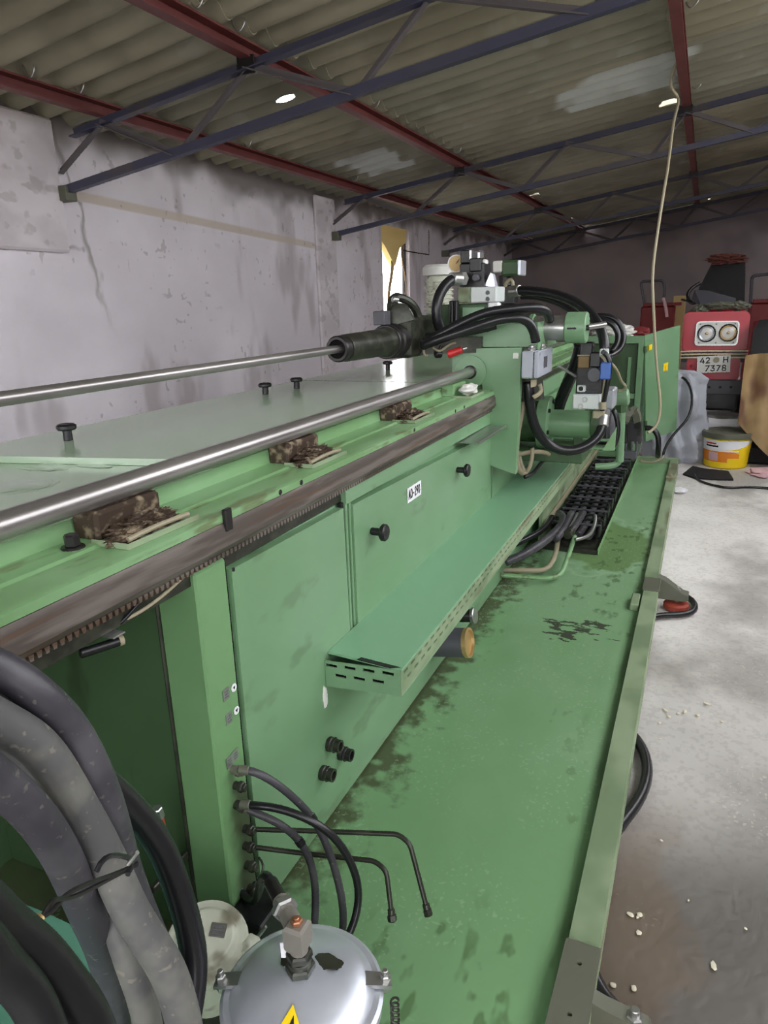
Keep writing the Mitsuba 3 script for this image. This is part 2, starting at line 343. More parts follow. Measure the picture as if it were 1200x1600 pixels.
WX, WT = -3.46, .08
labels['wall_left'] = {'kind': 'structure'}
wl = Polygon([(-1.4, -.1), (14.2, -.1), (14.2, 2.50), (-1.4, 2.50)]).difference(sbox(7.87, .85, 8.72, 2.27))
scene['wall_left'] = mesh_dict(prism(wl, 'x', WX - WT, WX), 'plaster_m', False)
part('wall_left', 'pilaster', box(WX, WX + .045, 2.0, 3.27, 1.74, 2.44, .012), 'concrete_col', 'rough concrete block end and pilaster under the first truss')
part('wall_left', 'pilaster', box(WX, WX + .03, 6.28, 6.68, 0, 2.40, .012), 'concrete_col', 'rough concrete pilaster under the second truss')
labels['wall_back'] = {'kind': 'structure'}
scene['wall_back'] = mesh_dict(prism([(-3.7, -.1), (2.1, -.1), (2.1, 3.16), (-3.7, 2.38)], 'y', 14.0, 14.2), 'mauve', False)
labels['wall_right'] = {'kind': 'structure'}
wr = Polygon([(-1.4, -.1), (14.2, -.1), (14.2, 3.13), (6.4, 3.13), (6.4, 1.75), (-1.4, 1.75)])          # unseen low wall, added to keep out low light; above it the long side is open to the yard as far as the tractor
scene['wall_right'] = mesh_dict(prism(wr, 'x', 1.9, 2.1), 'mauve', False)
for i, y in enumerate((-.05, 3.28, 6.62)):
    single('roof_post', [box(1.88, 1.96, y - .04, y + .04, -.01, zr(1.9), .004)], 'steel_dark', ('dark square post behind the camera', 'dark square post at the open side beside the first truss', 'dark square post at the open side beside the second truss')[i], 'post')
labels['wall_front'] = {'kind': 'structure'}
wf = Polygon([(-3.7, -.1), (2.1, -.1), (2.1, 3.16), (-3.7, 2.38)]).difference(sbox(-2.9, -.05, 1.95, 2.35))
scene['wall_front'] = mesh_dict(prism(wf, 'y', -1.40, -1.25), 'mauve', False)  # unseen wall and doorway, set close behind the camera to light the roof

# corrugated fibre cement sheets, each one a part of the ceiling
labels['ceiling'] = {'kind': 'structure'}
PITCH, SW, SLEN = .196, .98, 1.84
def sheet_mesh(seed):
    yy = np.linspace(0, SW + .06, 66); xx = np.linspace(0, SLEN, 4)
    X, Y = np.meshgrid(xx, yy, indexing='ij')
    Z = SL * X + .031 * np.cos(2 * np.pi * Y / PITCH) + .004 * (meshkit.noise(np.stack([X * 3, Y * 3, 0 * X], -1), seed) - .5)
    top = np.stack([X, Y, Z + .006], -1).reshape(-1, 3); bot = np.stack([X, Y, Z], -1).reshape(-1, 3)
    g = np.arange(X.size).reshape(X.shape); n = X.size
    q = np.stack([g[:-1, :-1], g[1:, :-1], g[1:, 1:], g[:-1, 1:]], -1).reshape(-1, 4)
    f = [q + n, q[:, ::-1]]
    for e in (g[0, :], g[-1, ::-1], g[::-1, 0], g[:, -1]):
        f.append(np.stack([e[:-1], e[:-1] + n, e[1:] + n, e[1:]], -1)[:, ::-1])
    return np.vstack([bot, top]), np.vstack(f)
sheets = [ply(sheet_mesh(i), 'roof_%d' % i, smooth=40) for i in range(3)]
HOLES = [(-2.448, 4.182, 0.069, 0.016), (-0.419, 6.762, 0.07, 0.04), (-2.118, 9.516, 0.102, 0.06), (-2.266, 9.588, 0.041, 0.05), (-2.073, 13.894, 0.069, 0.09), (-1.424, 17.169, 0.059, 0.12), (-0.163, 10.732, 0.037, 0.07), (-0.112, 13.734, 0.035, 0.1), (-2.132, 12.427, 0.035, 0.05)]
rnd = random.Random(3)
def holed(x0, y0, z0, i, hs):
    v, f = sheet_mesh(i)
    f = np.vstack([f[:, [0, 1, 2]], f[:, [0, 2, 3]]])
    m = trimesh.Trimesh(v, f, process=False)
    for step in range(6):                       # finer triangles only round the holes
        t = m.triangles + [x0, y0, z0]; near = np.zeros(len(t), bool); size = np.ptp(t, axis=1).max(1)
        for hx, hy, rx, ry in hs: near |= (t[:, :, 0].min(1) < hx + rx * 1.3) & (t[:, :, 0].max(1) > hx - rx * 1.3) & (t[:, :, 1].min(1) < hy + ry * 1.3) & (t[:, :, 1].max(1) > hy - ry * 1.3)
        pick = np.flatnonzero(near & (size > .02))
        if len(pick): m = trimesh.Trimesh(*trimesh.remesh.subdivide(m.vertices, m.faces, pick), process=False)
    c = m.triangles_center + [x0, y0, z0]; keep = np.ones(len(c), bool)
    for hx, hy, rx, ry in hs: keep &= ((c[:, 0] - hx) / rx) ** 2 + ((c[:, 1] - hy) / ry) ** 2 > 1
    m.update_faces(keep); return ply(m, 'roof_%d' % i, smooth=40)
for r in range(3):
    for c in range(17):
        x0, y0 = -3.90 + 1.78 * r, -1.55 + SW * c
        z0 = zr(x0) + .07 + .03 + .008 * (r % 2) + .002 * (c % 2)
        i = rnd.randrange(3)
        hs = [h for h in HOLES if x0 - h[2] < h[0] < x0 + SLEN + h[2] and y0 - h[3] < h[1] < y0 + SW + .06 + h[3]]
        part('ceiling', 'roof_sheet', holed(x0, y0, z0, i, hs) if hs else sheets[i], None, to_world=None if False else T().translate([x0, y0, z0]))

PX = (-3.09, -2.13, -.28, 1.44)
PLAB = ('red steel purlin nearest the left wall, under the corrugated roof', 'red steel purlin, second from the left wall, crossing both blue trusses',
        'red steel purlin that the cream cable runs along', 'red steel purlin farthest to the right under the corrugated roof')
def hook(x, y, z): return tube([(x, y, z + .05), (x + .005, y, z + .01), (x + .03, y, z - .015), (x + .06, y, z + .005), (x + .065, y, z + .03)], .004, 6, n=14)
for i, x in enumerate(PX):
    k = thing('roof_purlin', PLAB[i], 'purlin', 'red purlins under the roof')
    z = zr(x)
    sec = Polygon([(x - .03, z), (x + .03, z), (x + .03, z + .008), (x - .022, z + .008), (x - .022, z + .06), (x + .03, z + .06), (x + .03, z + .07), (x - .03, z + .07)])
    part(k, 'channel', prism(sec, 'y', -1.4, 14.0), 'red_paint')
    for j in range(5): part(k, 'hook_bolt', hook(x + .035, (2.55, 2.80, 3.10, 4.6, 6.3)[j] + .04 * i, z + .075), 'zinc', 'bent hook bolt' if j == 0 else None)

TN = [-3.09, -2.13, -1.20, -.28, .66, 1.44]
TB = [-3.44, -2.60, -1.56, -.52, .22, 1.10]
TLAB = ('blue steel roof truss overhead behind the camera', 'dark blue steel lattice truss across the near roof, above the near pilaster', 'dark blue steel lattice truss in mid roof, ending at the narrow pilaster beside the window',
        'dark lattice truss deep in the shed, third from the front', 'dark lattice truss just before the back wall')
def zc(x): return 1.4 + 1.15 + SL * x      # bottom chord
for i, y in enumerate((-.05, 3.28, 6.62, 9.97, 13.3)):
    k = thing('roof_truss', TLAB[i], 'truss', 'steel trusses under the roof')
    part(k, 'top_chord', angle_bar((-3.3, y, zr(-3.3) - .03), (1.9, y, zr(1.9) - .03), .05), 'blue_paint')
    part(k, 'bottom_chord', angle_bar((-3.46, y, zc(-3.46)), (1.9, y, zc(1.9)), .042, flip=-1), 'blue_paint')
    for a in range(len(TN)):
        xa, xb = TN[a], TB[a]
        part(k, 'diagonal', angle_bar((xb, y + .012, zc(xb) + (.11 if a == 0 else 0)), (xa, y + .012, zr(xa) - .03), .035), 'truss_grey')
        if a + 1 < len(TB):
            part(k, 'diagonal', angle_bar((xa, y - .012, zr(xa) - .03), (TB[a + 1], y - .012, zc(TB[a + 1])), .035), 'truss_grey')
        if a in (1, 3): part(k, 'gusset', box(xa - .05, xa + .05, y - .004, y + .004, zr(xa) - .07, zr(xa) + .01), 'steel_dark', 'welded gusset at the purlin' if a == 1 else None)
    part(k, 'bracket', box(-3.46, -3.36, y - .04, y + .04, zc(-3.46) - .05, zc(-3.46) + .03, .004), 'plate_grey', 'steel seat bracket on the wall')

# left window, stuffed with foam and hung with torn plastic
labels['window_1'] = {'kind': 'structure'}
part('window_1', 'frame', [box(WX - .08, WX - .05, 7.87, 7.90, .85, 2.27), box(WX - .08, WX - .05, 8.66, 8.72, .85, 2.27), box(WX - .08, WX - .05, 7.87, 8.72, .85, .90), box(WX - .08, WX - .05, 7.87, 8.72, 2.23, 2.27)], 'steel_dark')
def strip(y0, w0, amp, z0, z1, seed, x=WX - .05):
    zz = np.linspace(z1, z0, 16); pts = []
    for sgn in (0, 1):
        for z in zz: pts.append((x + .03 * math.sin(7 * z + seed), y0 + amp * math.sin(2.3 * z + seed) + sgn * w0 * (1 + .5 * math.sin(3 * z + 2 * seed)), z))
    v = np.array(pts); v2 = v + [.006, 0, 0]; n = 16; f = []
    for i in range(n - 1): f += [(i, i + 1, n + i + 1, n + i), (2 * n + i, 3 * n + i, 3 * n + i + 1, 2 * n + i + 1), (i, 2 * n + i, 2 * n + i + 1, i + 1), (n + i, n + i + 1, 3 * n + i + 1, 3 * n + i)]
    return np.vstack([v, v2]), np.array(f)
part('window_1', 'torn_strip', strip(8.20, .05, .03, .86, 2.1, 1), 'tan', 'torn brown strip hanging in the middle of the window', smooth=True)
part('window_1', 'torn_strip', strip(8.60, .05, .03, .86, 2.24, 3), 'tan', 'torn strip at the far side of the window', smooth=True)
fm = Polygon([(7.86, 2.28), (8.66, 2.28), (8.62, 2.12), (8.42, 2.05), (8.33, 1.93), (8.26, 1.84), (8.14, 1.92), (7.98, 2.04), (7.87, 2.10)])
single('foam_wad', trimesh.Trimesh(*trimesh.remesh.subdivide_to_size(*(lambda m: (m.vertices, m.faces))(prism(fm, 'x', WX - .07, WX - .005)), .07), process=False), 'foam', 'yellow foam wad stuffed into the top of the bright wall window', 'foam', smooth=60)
for key in ('foam_wad',):
    pass
single('hanging_rod', [tube([(WX + .02, 8.45, 2.02), (WX + .10, 8.9, 2.0), (WX + .10, 9.15, 2.0)], .007, 6), tube([(WX + .10, 9.15, 2.0), (WX + .1, 9.16, 2.3)], .004, 6)], 'steel_dark', 'thin dark rod sticking out of the wall beside the bright window', 'rod')

# cream cable hanging from the roof
single('hanging_cable', tube([(-0.325, 4.700, 2.932), (-0.288, 5.000, 2.950), (-0.275, 5.300, 2.910), (-0.303, 5.600, 2.906), (-0.349, 5.800, 2.850), (-0.358, 6.000, 2.808), (-0.320, 6.100, 2.769), (-0.317, 5.900, 2.613), (-0.320, 5.700, 2.397), (-0.320, 5.550, 2.215), (-0.333, 5.450, 1.986), (-0.348, 5.400, 1.742), (-0.352, 5.380, 1.536), (-0.333, 5.400, 1.326), (-0.315, 5.450, 1.151), (-0.287, 5.480, 0.927), (-0.249, 5.500, 0.698), (-0.240, 5.500, 0.582), (-0.254, 5.480, 0.500), (-0.308, 5.420, 0.446)], .0095, 8, n=140), 'cable_cream', 'cream cable hanging from the roof down to the green cabinet door', 'cable')
single('loose_cable', tube([(-0.308, 4.780, 2.924), (-0.299, 5.100, 2.923), (-0.298, 5.400, 2.923), (-0.297, 5.550, 2.903)], .006, 6), 'cable_cream', 'short cream cable loop beside the red purlin at the top of the hanging cable', 'cable')

# ------------------------------------------------------------------ the machine: drip tray
k = thing('drip_tray', 'long green steel drip tray with raised rim under the whole green machine', 'drip tray')
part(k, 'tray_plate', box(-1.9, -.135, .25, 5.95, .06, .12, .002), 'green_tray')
part(k, 'rim', prism([(-.142, .155), (-.082, .155), (-.082, .03), (-.09, .03), (-.09, .147), (-.134, .147), (-.134, .11), (-.142, .11)], 'y', .25, 3.16), 'green_rim', 'nearer half of the raised rim')
part(k, 'rim', prism([(-.150, .152), (-.092, .152), (-.092, .03), (-.10, .03), (-.10, .144), (-.142, .144), (-.142, .11), (-.150, .11)], 'y', 3.165, 5.93), 'green_rim', 'farther half of the raised rim')
part(k, 'end_rim', box(-.62, -.09, 5.90, 5.96, .03, .16), 'green_rim', 'rim across the far end')
part(k, 'joint_plate', box(-.150, -.076, 3.09, 3.24, .152, .163, .003), 'plate_grey', 'worn grey plate over the rim joint')
pl = Polygon([(-.150, .955), (-.078, .955), (-.078, 1.16), (-.146, 1.16)]).difference(Point(-.112, 1.00).buffer(.0045)).difference(Point(-.112, 1.11).buffer(.0045))
part(k, 'corner_plate', prism(pl, 'z', .155, .163), 'plate_grey', 'worn plate with two bolt holes at the near end of the rim')
part(k, 'corner_plate_foot', box(-.150, -.080, .950, .958, .02, .160), 'plate_grey')
part(k, 'lug', box(-.185, -.150, 2.93, 3.06, .118, .150, .004), 'green_rim', 'small dark lug inside the rim')
part(k, 'strap', [box(-.156, -.086, 5.28, 5.32, .15, .158), cyl((-.12, 5.30, .158), (-.12, 5.30, .172), .010, n=8)], 'cable_beige', 'pale strap across the rim')

def levelling_foot(y, label, q=1.0):
    k = thing('levelling_foot', label, 'machine foot', 'levelling feet')
    part(k, 'arm', prism([(-.09, .05), (-.09, .06 + .09 * q), (-.06, .05 + .09 * q), (.02, .085), (.045 * q, .08), (.045 * q, .055), (.02, .05)], 'y', y - .03 * q, y + .03 * q), 'plate_grey', 'bracket arm')
    part(k, 'pad', lathe([(0, 0), (.052, 0), (.056, .006), (.056, .024), (.048, .032), (0, .032)], (-.005, y, .0), (0, 0, 1), 30), 'rust_red', 'round red pad')
    part(k, 'screw', cyl((-.005, y, .028), (-.005, y, .11), .009, n=12), 'zinc')
    part(k, 'nut', hexnut((-.005, y, .078), (-.005, y, .096), .016), 'zinc')
    return k
levelling_foot(3.30, 'levelling foot with a round red pad at the middle joint of the tray rim')
levelling_foot(1.10, 'levelling foot with a bolted bracket at the near corner of the rim', .55)

def hose(pts, r, label, cat='hose', mat='rubber', group=None, name='hose', n=None, ends=None):
    if not ends: return single(name, tube(pts, r, 14, n=n), mat, label, cat, group, smooth=True)
    k = thing(name, label, cat, group); part(k, 'jacket', tube(pts, r, 14, n=n), mat, smooth=True)
    p = spline(pts)
    for e in ends:
        a, b = (p[0], p[1]) if e == 0 else (p[-1], p[-2])
        d = (b - a) / np.linalg.norm(b - a)
        part(k, 'fitting', [cyl(a - d * r * .8, a + d * r * 1.6, r * 1.25, n=16), hexnut(a - d * r * 2.0, a - d * r * .6, r * 1.35)], 'zinc' if mat != 'hose_grey' else 'oily', 'crimped end fitting')
    return k
hose([(-.10, 3.10, .018), (-.03, 3.17, .018), (.05, 3.22, .018), (.075, 3.32, .018), (.03, 3.42, .018), (-.05, 3.45, .018), (-.12, 3.40, .018)], .014, 'black hose looped on the floor round the red foot pad', 'hose', 'rubber', name='floor_hose')
hose([(-0.104, 2.163, 0.020), (-0.062, 2.086, 0.020), (-0.039, 1.974, 0.020), (-0.049, 1.846, 0.020), (-0.078, 1.742, 0.020), (-0.106, 1.647, 0.020)], .0165, 'black hose bulging out from under the tray rim onto the floor midway', 'hose', 'rubber', name='floor_hose')
hose([(-0.113, 1.243, 0.030), (-0.084, 1.195, 0.025), (-0.054, 1.166, 0.020), (-0.011, 1.141, 0.020), (0.044, 1.110, 0.020)], .019, 'black hose on the floor beside the near corner plate of the tray', 'hose', 'rubber', name='floor_hose')

# ------------------------------------------------------------------ machine bed
k = BED = thing('machine_bed', 'long green machine bed with door panels, toothed rack and ledge rail, standing in the tray', 'machine')
part(k, 'body', [box(-1.50, -.80, .93, 5.7, .12, 1.0), box(-1.50, -1.46, -.4, .93, .12, 1.0)], 'green')
part(k, 'recess_panel', [box(-1.46, -1.44, -.4, .93, .12, 1.0), box(-1.44, -.872, .916, .93, .12, .995), box(-1.44, -.80, -.42, -.40, .12, 1.0), box(-1.44, -.80, -.4, .916, .985, .998)], 'green_dark', 'dark recessed panel beside the open end')  # recess closed in and painted dark to stand for its deep shade
part(k, 'recess_seam', tube([(-.872, .915, .98), (-.872, .915, .13)], .004, 6, False), 'oily')
part(k, 'corner_post', box(-.872, -.78, .917, 1.008, .12, .955, .004), 'green_col', 'corner post stained with oil at its foot')
part(k, 'seam_strip', box(-.80, -.787, 1.006, 1.018, .12, .95), 'black', 'black seam between post and cover')
cov = Polygon([(1.016, .13), (5.6, .13), (5.6, .485), (1.492, .485), (1.484, .92), (1.018, .928)])
part(k, 'cover_panel', prism(cov, 'x', -.80, -.776), 'green', 'large plain cover panel')
part(k, 'seam_strip', box(-.795, -.783, 1.487, 1.500, .49, .93), 'black')
part(k, 'door_post', [box(-.80, -.778, 1.500, 1.510, .49, .93), box(-.80, -.779, 1.524, 1.532, .49, .93)], 'green')
d2 = Polygon([(1.534, .535), (2.85, .515), (2.85, .872), (1.534, .915)])
DP = part(k, 'door_panel', prism(d2, 'x', -.80, -.774), 'green', 'long door panel with knobs and a name label')
part(k, 'door_panel', prism([(2.87, .515), (4.6, .515), (4.6, .872), (2.87, .872)], 'x', -.80, -.774), 'green')
part(k, 'lower_strip', box(-.80, -.770, 1.52, 5.6, .497, .510), 'green_rim', 'dirty strip under the doors')
part(k, 'upper_strip', prism([(1.50, .925), (5.5, .885), (5.5, .97), (1.50, .97)], 'x', -.80, -.776), 'green')
def knob(parent, p, axis, r, L):
    p = np.asarray(p, float); d = np.asarray(axis, float)
    kk = part(parent, 'knob', lathe([(0, 0), (r * .85, 0), (r, .004), (r, .012), (r * .85, .016), (0, .016)], p + d * L, d, 20), 'black', 'black round knob')
    part(kk, 'stem', cyl(p, p + d * (L + .002), r * .45, n=14), 'black')
    return kk
knob(DP, (-0.774, 1.636, 0.813), (1, 0, 0), .0235, .030)
knob(DP, (-0.774, 2.380, 0.817), (1, 0, 0), .0235, .030)
lb = part(DP, 'name_label', slab((-0.774, 1.955, 0.843), (0, 1, 0), (0, 0, 1), .115, .046, .0015), 'white', 'white label reading AO-290', smooth=False)
part(lb, 'border', [slab(np.array((-0.773, 1.951, 0.844)) + [0, a, b], (0, 1, 0), (0, 0, 1), w, h, .0004) for a, b, w, h in ((0, .0215, .113, .0014), (0, -.0215, .113, .0014), (-.0560, 0, .0014, .044), (.0560, 0, .0014, .044))], 'ink')
part(lb, 'lettering', text_on('AO-290', .028, (-0.772, 1.951, 0.844), (0, 1, 0), (0, 0, 1), bold=True, squeeze=.096), 'ink')
part(k, 'drip_flap', [box(-.80, -.700, 2.42, 2.80, .906, .910), box(-.705, -.700, 2.42, 2.80, .906, .915)], 'zinc', 'bright tin flap below the rack end')

# ledge rail, rack with teeth, bar supports
led = [(-.76, 1.032), (-.76, 1.046), (-.768, 1.050), (-.83, 1.050), (-.835, 1.054), (-.895, 1.054), (-.90, 1.085), (-.93, 1.085), (-1.0, 1.0), (-.79, 1.0), (-.79, 1.032)]
part(k, 'ledge_rail', prism(led, 'y', -.4, 5.6), 'green_ledge', 'pale green ledge rail streaked with oil')
part(k, 'rack_back', box(-.80, -.790, -.4, 5.3, .93, 1.03), 'oily')
part(k, 'rack', prism([(-.760, 1.031), (-.792, 1.031), (-.792, .975), (-.760, .978), (-.752, .990), (-.756, 1.020)], 'y', -.4, 2.83), 'rack', 'brown steel rack')
tz = [(-.0045, .978), (.0045, .978), (.0025, .969), (-.0025, .969)]
def tooth(y): return prism([(y + a, b) for a, b in tz], 'x', -.786, -.758)
TOOTH = mesh_dict(tooth(0.0), 'rack', False)
for y in np.arange(.40, 2.80, .0125): part(k, 'rack_tooth', TOOTH, None, to_world=T().translate([0, float(y), 0]))
for i, (y, z) in enumerate(((1.0, 1.036), (1.18, 1.039), (1.265, 1.039), (1.93, 1.039), (2.32, 1.039), (2.42, 1.039))): part(k, 'bolt_hole', cyl((-.765, y, z), (-.7585, y, z), .006, n=12), 'black')
part(k, 'rail_clip', box(-.762, -.752, .985, 1.005, 1.015, 1.056), 'steel_dark', 'dark clip across the rail')
for i, y in enumerate((.855, 1.43, 2.06, 2.64)):
    b = part(k, 'bar_support', [box(-.90, -.845, y - .075, y + .075, 1.05, 1.100, .006)], 'swarf' if i < 3 else 'green_ledge', 'bar support block caked with oily swarf' if i < 3 else 'bar support block')
    part(b, 'chip_tray', [box(-.850, -.774, y - .085, y + .085, 1.050, 1.053), box(-.777, -.774, y - .085, y + .085, 1.050, 1.060), box(-.850, -.774, y - .087, y - .083, 1.050, 1.060)], 'green_rim')
    if i == 3:
        part(b, 'rag', lump((-.805, y - .02, 1.078), (.03, .06, .022), 5, .4), 'off_white', 'white crumpled rag on the block', smooth=60)
    else:
        part(b, 'swarf_heap', [lump((-.822, y, 1.060), (.030, .072, .018), 11 + i, .55, 4, 5.0), lump((-.81, y - .06, 1.055), (.02, .03, .010), 21 + i, .5, 3, 5.0)], 'swarf', smooth=False, kind='stuff')
        part(b, 'clamp_strip', tube([(-.790, y - .07, 1.060), (-.788, y, 1.064), (-.790, y + .075, 1.061)], .0045, 8), 'cable_beige')
part(k, 'hex_bolt', [hexnut((-.86, .742, 1.056), (-.86, .742, 1.076), .012), cyl((-.86, .742, 1.05), (-.86, .742, 1.057), .018)], 'steel_dark', 'dark hexagon bolt beside the first bar support')

single('guide_bar', cyl((-.86, -.35, 1.123), (-.86, 2.84, 1.123), .0205, n=40), 'steel', 'thick polished steel guide bar running along the bed rail', 'steel bar')
single('upper_rod', cyl((-1.10, -.35, 1.262), (-1.10, 2.22, 1.262), .0132, n=32), 'steel', 'slimmer steel rod above the table, held in the dark chuck', 'steel bar')

# table behind the bar
k = thing('machine_table', 'flat green table top behind the guide bar with a loose cover plate and knobs', 'machine table')
part(k, 'table_top', box(-1.56, -.905, -.4, 5.6, 1.060, 1.084, .003), 'green_table')
part(k, 'cover_plate', prism([(-1.44, 1.055), (-.915, 1.165), (-.915, 4.4), (-1.56, 4.4), (-1.56, 1.085)], 'z', 1.085, 1.100), 'green_table', 'cover plate with a skewed front edge')
part(k, 'plate_joint', box(-1.56, -.915, 2.62, 2.624, 1.0990, 1.1006), 'green_dark')
part(k, 'edge_lip', box(-1.575, -1.555, -.4, 5.6, 1.06, 1.092), 'oily')
for i, p in enumerate(((-1.412, 1.256, 1.100), (-1.429, 2.170, 1.100), (-1.406, 2.352, 1.100), (-1.356, 3.114, 1.100))):
    kk = part(k, 'star_knob', lathe([(0, 0), (.020, 0), (.0235, .004), (.0235, .011), (.018, .015), (0, .016)], np.array(p) + [0, 0, .026], (0, 0, 1), 20), 'black', 'black clamping knob' )
    part(kk, 'stem', cyl(np.array(p) - [0, 0, .001], np.array(p) + [0, 0, .028], .011, n=14), 'black')
for i, (p, sz) in enumerate((((-1.267, 1.062, 1.084), (.05, .035)), ((-1.171, 1.104, 1.084), (.045, .02)), ((-1.179, 0.917, 1.084), (.06, .05)))):
    part(k, 'oil_puddle', lump(np.array(p), (sz[0], sz[1], .0022), 70 + i, .6, 4, 1.6), 'puddle', 'clear oil puddle', smooth=True)

# slotted cable duct along the bed
k = thing('cable_duct', 'long green slotted cable duct with a flat lid on the side of the bed', 'cable duct')
part(k, 'lid', prism([(-.775, 1.365), (-.572, 1.346), (-.572, 3.80), (-.775, 3.80)], 'z', .580, .586), 'green_lid', 'flat pale green lid')
part(k, 'lid', box(-.775, -.62, 3.81, 4.95, .572, .580), 'green_rim', 'dirty far length of lid')
part(k, 'lid_gap', prism([(-.690, 1.352), (-.600, 1.343), (-.577, 1.354), (-.685, 1.366)], 'z', .5855, .5870), 'black', 'dark gap where the lid edge is bent up')
slots = Polygon([(1.346, .516), (3.80, .516), (3.80, .583), (1.346, .583)])
hs = [sbox(y, z, y + .026, z + .007) for n, (z, o) in enumerate(((.566, .0), (.544, .022))) for y in np.arange(1.362 + o, 3.77, .046)]
for h in hs: slots = slots.difference(h)
part(k, 'side_wall', prism(slots, 'x', -.577, -.573), 'green_rim', 'side with two rows of slots', smooth=False)
part(k, 'slot_liner', box(-.590, -.580, 1.36, 3.80, .52, .578), 'black')
endp = Polygon([(-.775, .500), (-.573, .516), (-.573, .583), (-.775, .570)])
for n, (z, o) in enumerate(((.556, .0), (.531, .024))):
    for x in np.arange(-.772 + o, -.60, .050): endp = endp.difference(sbox(x, z + .06 * (x + .775), x + .030, z + .008 + .06 * (x + .775)))
part(k, 'end_wall', prism(endp, 'y', 1.346, 1.350), 'green', 'near end with slots', smooth=False)
part(k, 'end_liner', box(-.770, -.585, 1.356, 1.362, .520, .560), 'black')
part(k, 'bottom', box(-.775, -.573, 1.350, 3.80, .512, .516), 'green')
part(k, 'weld', lump((-.776, 1.338, .475), (.006, .010, .03), 3, .4, 2), 'off_white', 'pale weld blob beneath the near end', smooth=60)
for y in (1.72, 2.9): part(k, 'bracket', prism([(-.775, .40), (-.765, .40), (-.60, .505), (-.60, .513), (-.775, .513)], 'y', y, y + .006), 'green')

# hose couplings and labels on the cover
def coupling(p, r, L):
    x, y, z = p
    return [ringpipe((x, y, z), (x + L, y, z), r, r * .68), cyl((x, y, z), (x + L * .35, y, z), r * 1.15), hexnut((x + L * .4, y, z), (x + L * .62, y, z), r * 1.18)]
for i, p in enumerate(((-0.776, 1.342, 0.339), (-0.776, 1.399, 0.275), (-0.776, 1.299, 0.284))):
    k = thing('pipe_coupling', ('open steel pipe coupling on the green cover, upper left of the three', 'open dark pipe coupling on the green cover, right of the three', 'open steel pipe coupling on the green cover, lowest of the three')[i], 'coupling', 'pipe couplings')
    part(k, 'socket', coupling(p, .0165, .035), 'steel_dark' if i == 1 else 'oily')
for i, p in enumerate(((-0.779, 0.968, 0.690), (-0.780, 0.970, 0.636), (-0.779, 0.957, 0.546), (-0.779, 0.976, 0.548))):
    q = part(BED, 'type_plate', slab(p, (0, 1, .0), (0, .0, 1), .020, .024, .0012), 'zinc', 'small square type plate' if i == 0 else None, smooth=False)
    part(q, 'marking', [slab(np.array(p) + [.0012, a, b], (0, 1, 0), (0, 0, 1), .011, .0024, .0003) for a, b in ((0, .005), (0, -.0005), (0, -.006))], 'ink_grey', smooth=False)
for i, p in enumerate(((-0.779, 0.993, 0.690), (-0.779, 0.994, 0.639))):
    q = part(BED, 'round_sticker', cyl(p, np.array(p) + [.0012, 0, 0], .0085, n=20, c=.0002), 'white', 'round white sticker' if i == 0 else None)
    part(q, 'mark', prism([(p[1] - .004, p[2] + .003), (p[1] + .004, p[2] + .003), (p[1], p[2] - .004)], 'x', p[0] + .0012, p[0] + .0016), 'ink')
part(BED, 'cover_screw', cyl((-0.777, 1.023, 0.926), np.array((-0.777, 1.023, 0.926)) + [.003, 0, 0], .004, n=10), 'black')

# canister and capped stub below the duct
k = thing('oil_canister', 'black cylindrical canister with a brass coloured rim sticking out below the duct', 'canister')
part(k, 'body', cyl((-0.788, 2.120, 0.250), (-0.660, 2.130, 0.265), .051, n=36), 'dark_grey')
c0, c1 = np.array((-0.660, 2.130, 0.265)), np.array((-0.632, 2.130, 0.270)); part(k, 'rim', lathe([(.046, 0), (.0525, .0), (.0525, .014), (.044, .016), (.042, .006), (0, .004)], c0, c1 - c0, 36), 'brass', 'brass coloured rim')
k = thing('capped_stub', 'small steel pipe stub with a round cap behind the black canister', 'pipe stub')
part(k, 'stub', cyl((-0.738, 2.300, 0.281), (-0.694, 2.310, 0.283), .024, n=28), 'steel_dark')
c0, c1 = np.array((-0.694, 2.310, 0.283)), np.array((-0.679, 2.310, 0.286)); part(k, 'cap', cyl(c0, c1, .0305, n=28), 'zinc', 'round pale cap')

# sensor and wiring under the rack
k = thing('limit_switch', 'small limit switch with a metal angle under the near end of the rack', 'switch')
part(k, 'angle', [box(-.80, -.797, .715, .740, .925, .965), box(-.80, -.775, .715, .740, .925, .928)], 'zinc', 'bent metal angle')
part(k, 'body', cyl((-.81, .68, .912), (-.785, .735, .912), .0075, n=14), 'black', 'dark round sensor')
part(k, 'tip', cyl((-.786, .733, .912), (-.782, .741, .912), .008, n=14), 'cable_beige')
hose([(-.80, .735, .93), (-.785, .76, .945), (-.775, .79, .965), (-.78, .86, .966), (-.79, .93, .968)], .0035, 'thin black wire curving from the limit switch up to the rack', 'wire', 'rubber', name='sensor_wire')
hose([(-.80, .745, .935), (-.785, .79, .940), (-.78, .85, .952), (-.785, .92, .966)], .003, 'thin grey wire running beside the black one under the rack', 'wire', 'cable_beige', name='sensor_wire')
k = thing('pressure_fitting', 'small dark fitting with a red stem on the dark recess panel', 'fitting')
part(k, 'stem', cyl((-.866, .845, .48), (-.866, .855, .37), .0065, n=10), 'rust_red', 'reddish stem')
part(k, 'head', [hexnut((-.866, .840, .50), (-.866, .845, .475), .010), hexnut((-.866, .855, .375), (-.866, .858, .36), .008)], 'zinc')
part(k, 'base', box(-.872, -.860, .80, .90, .335, .352), 'oily')

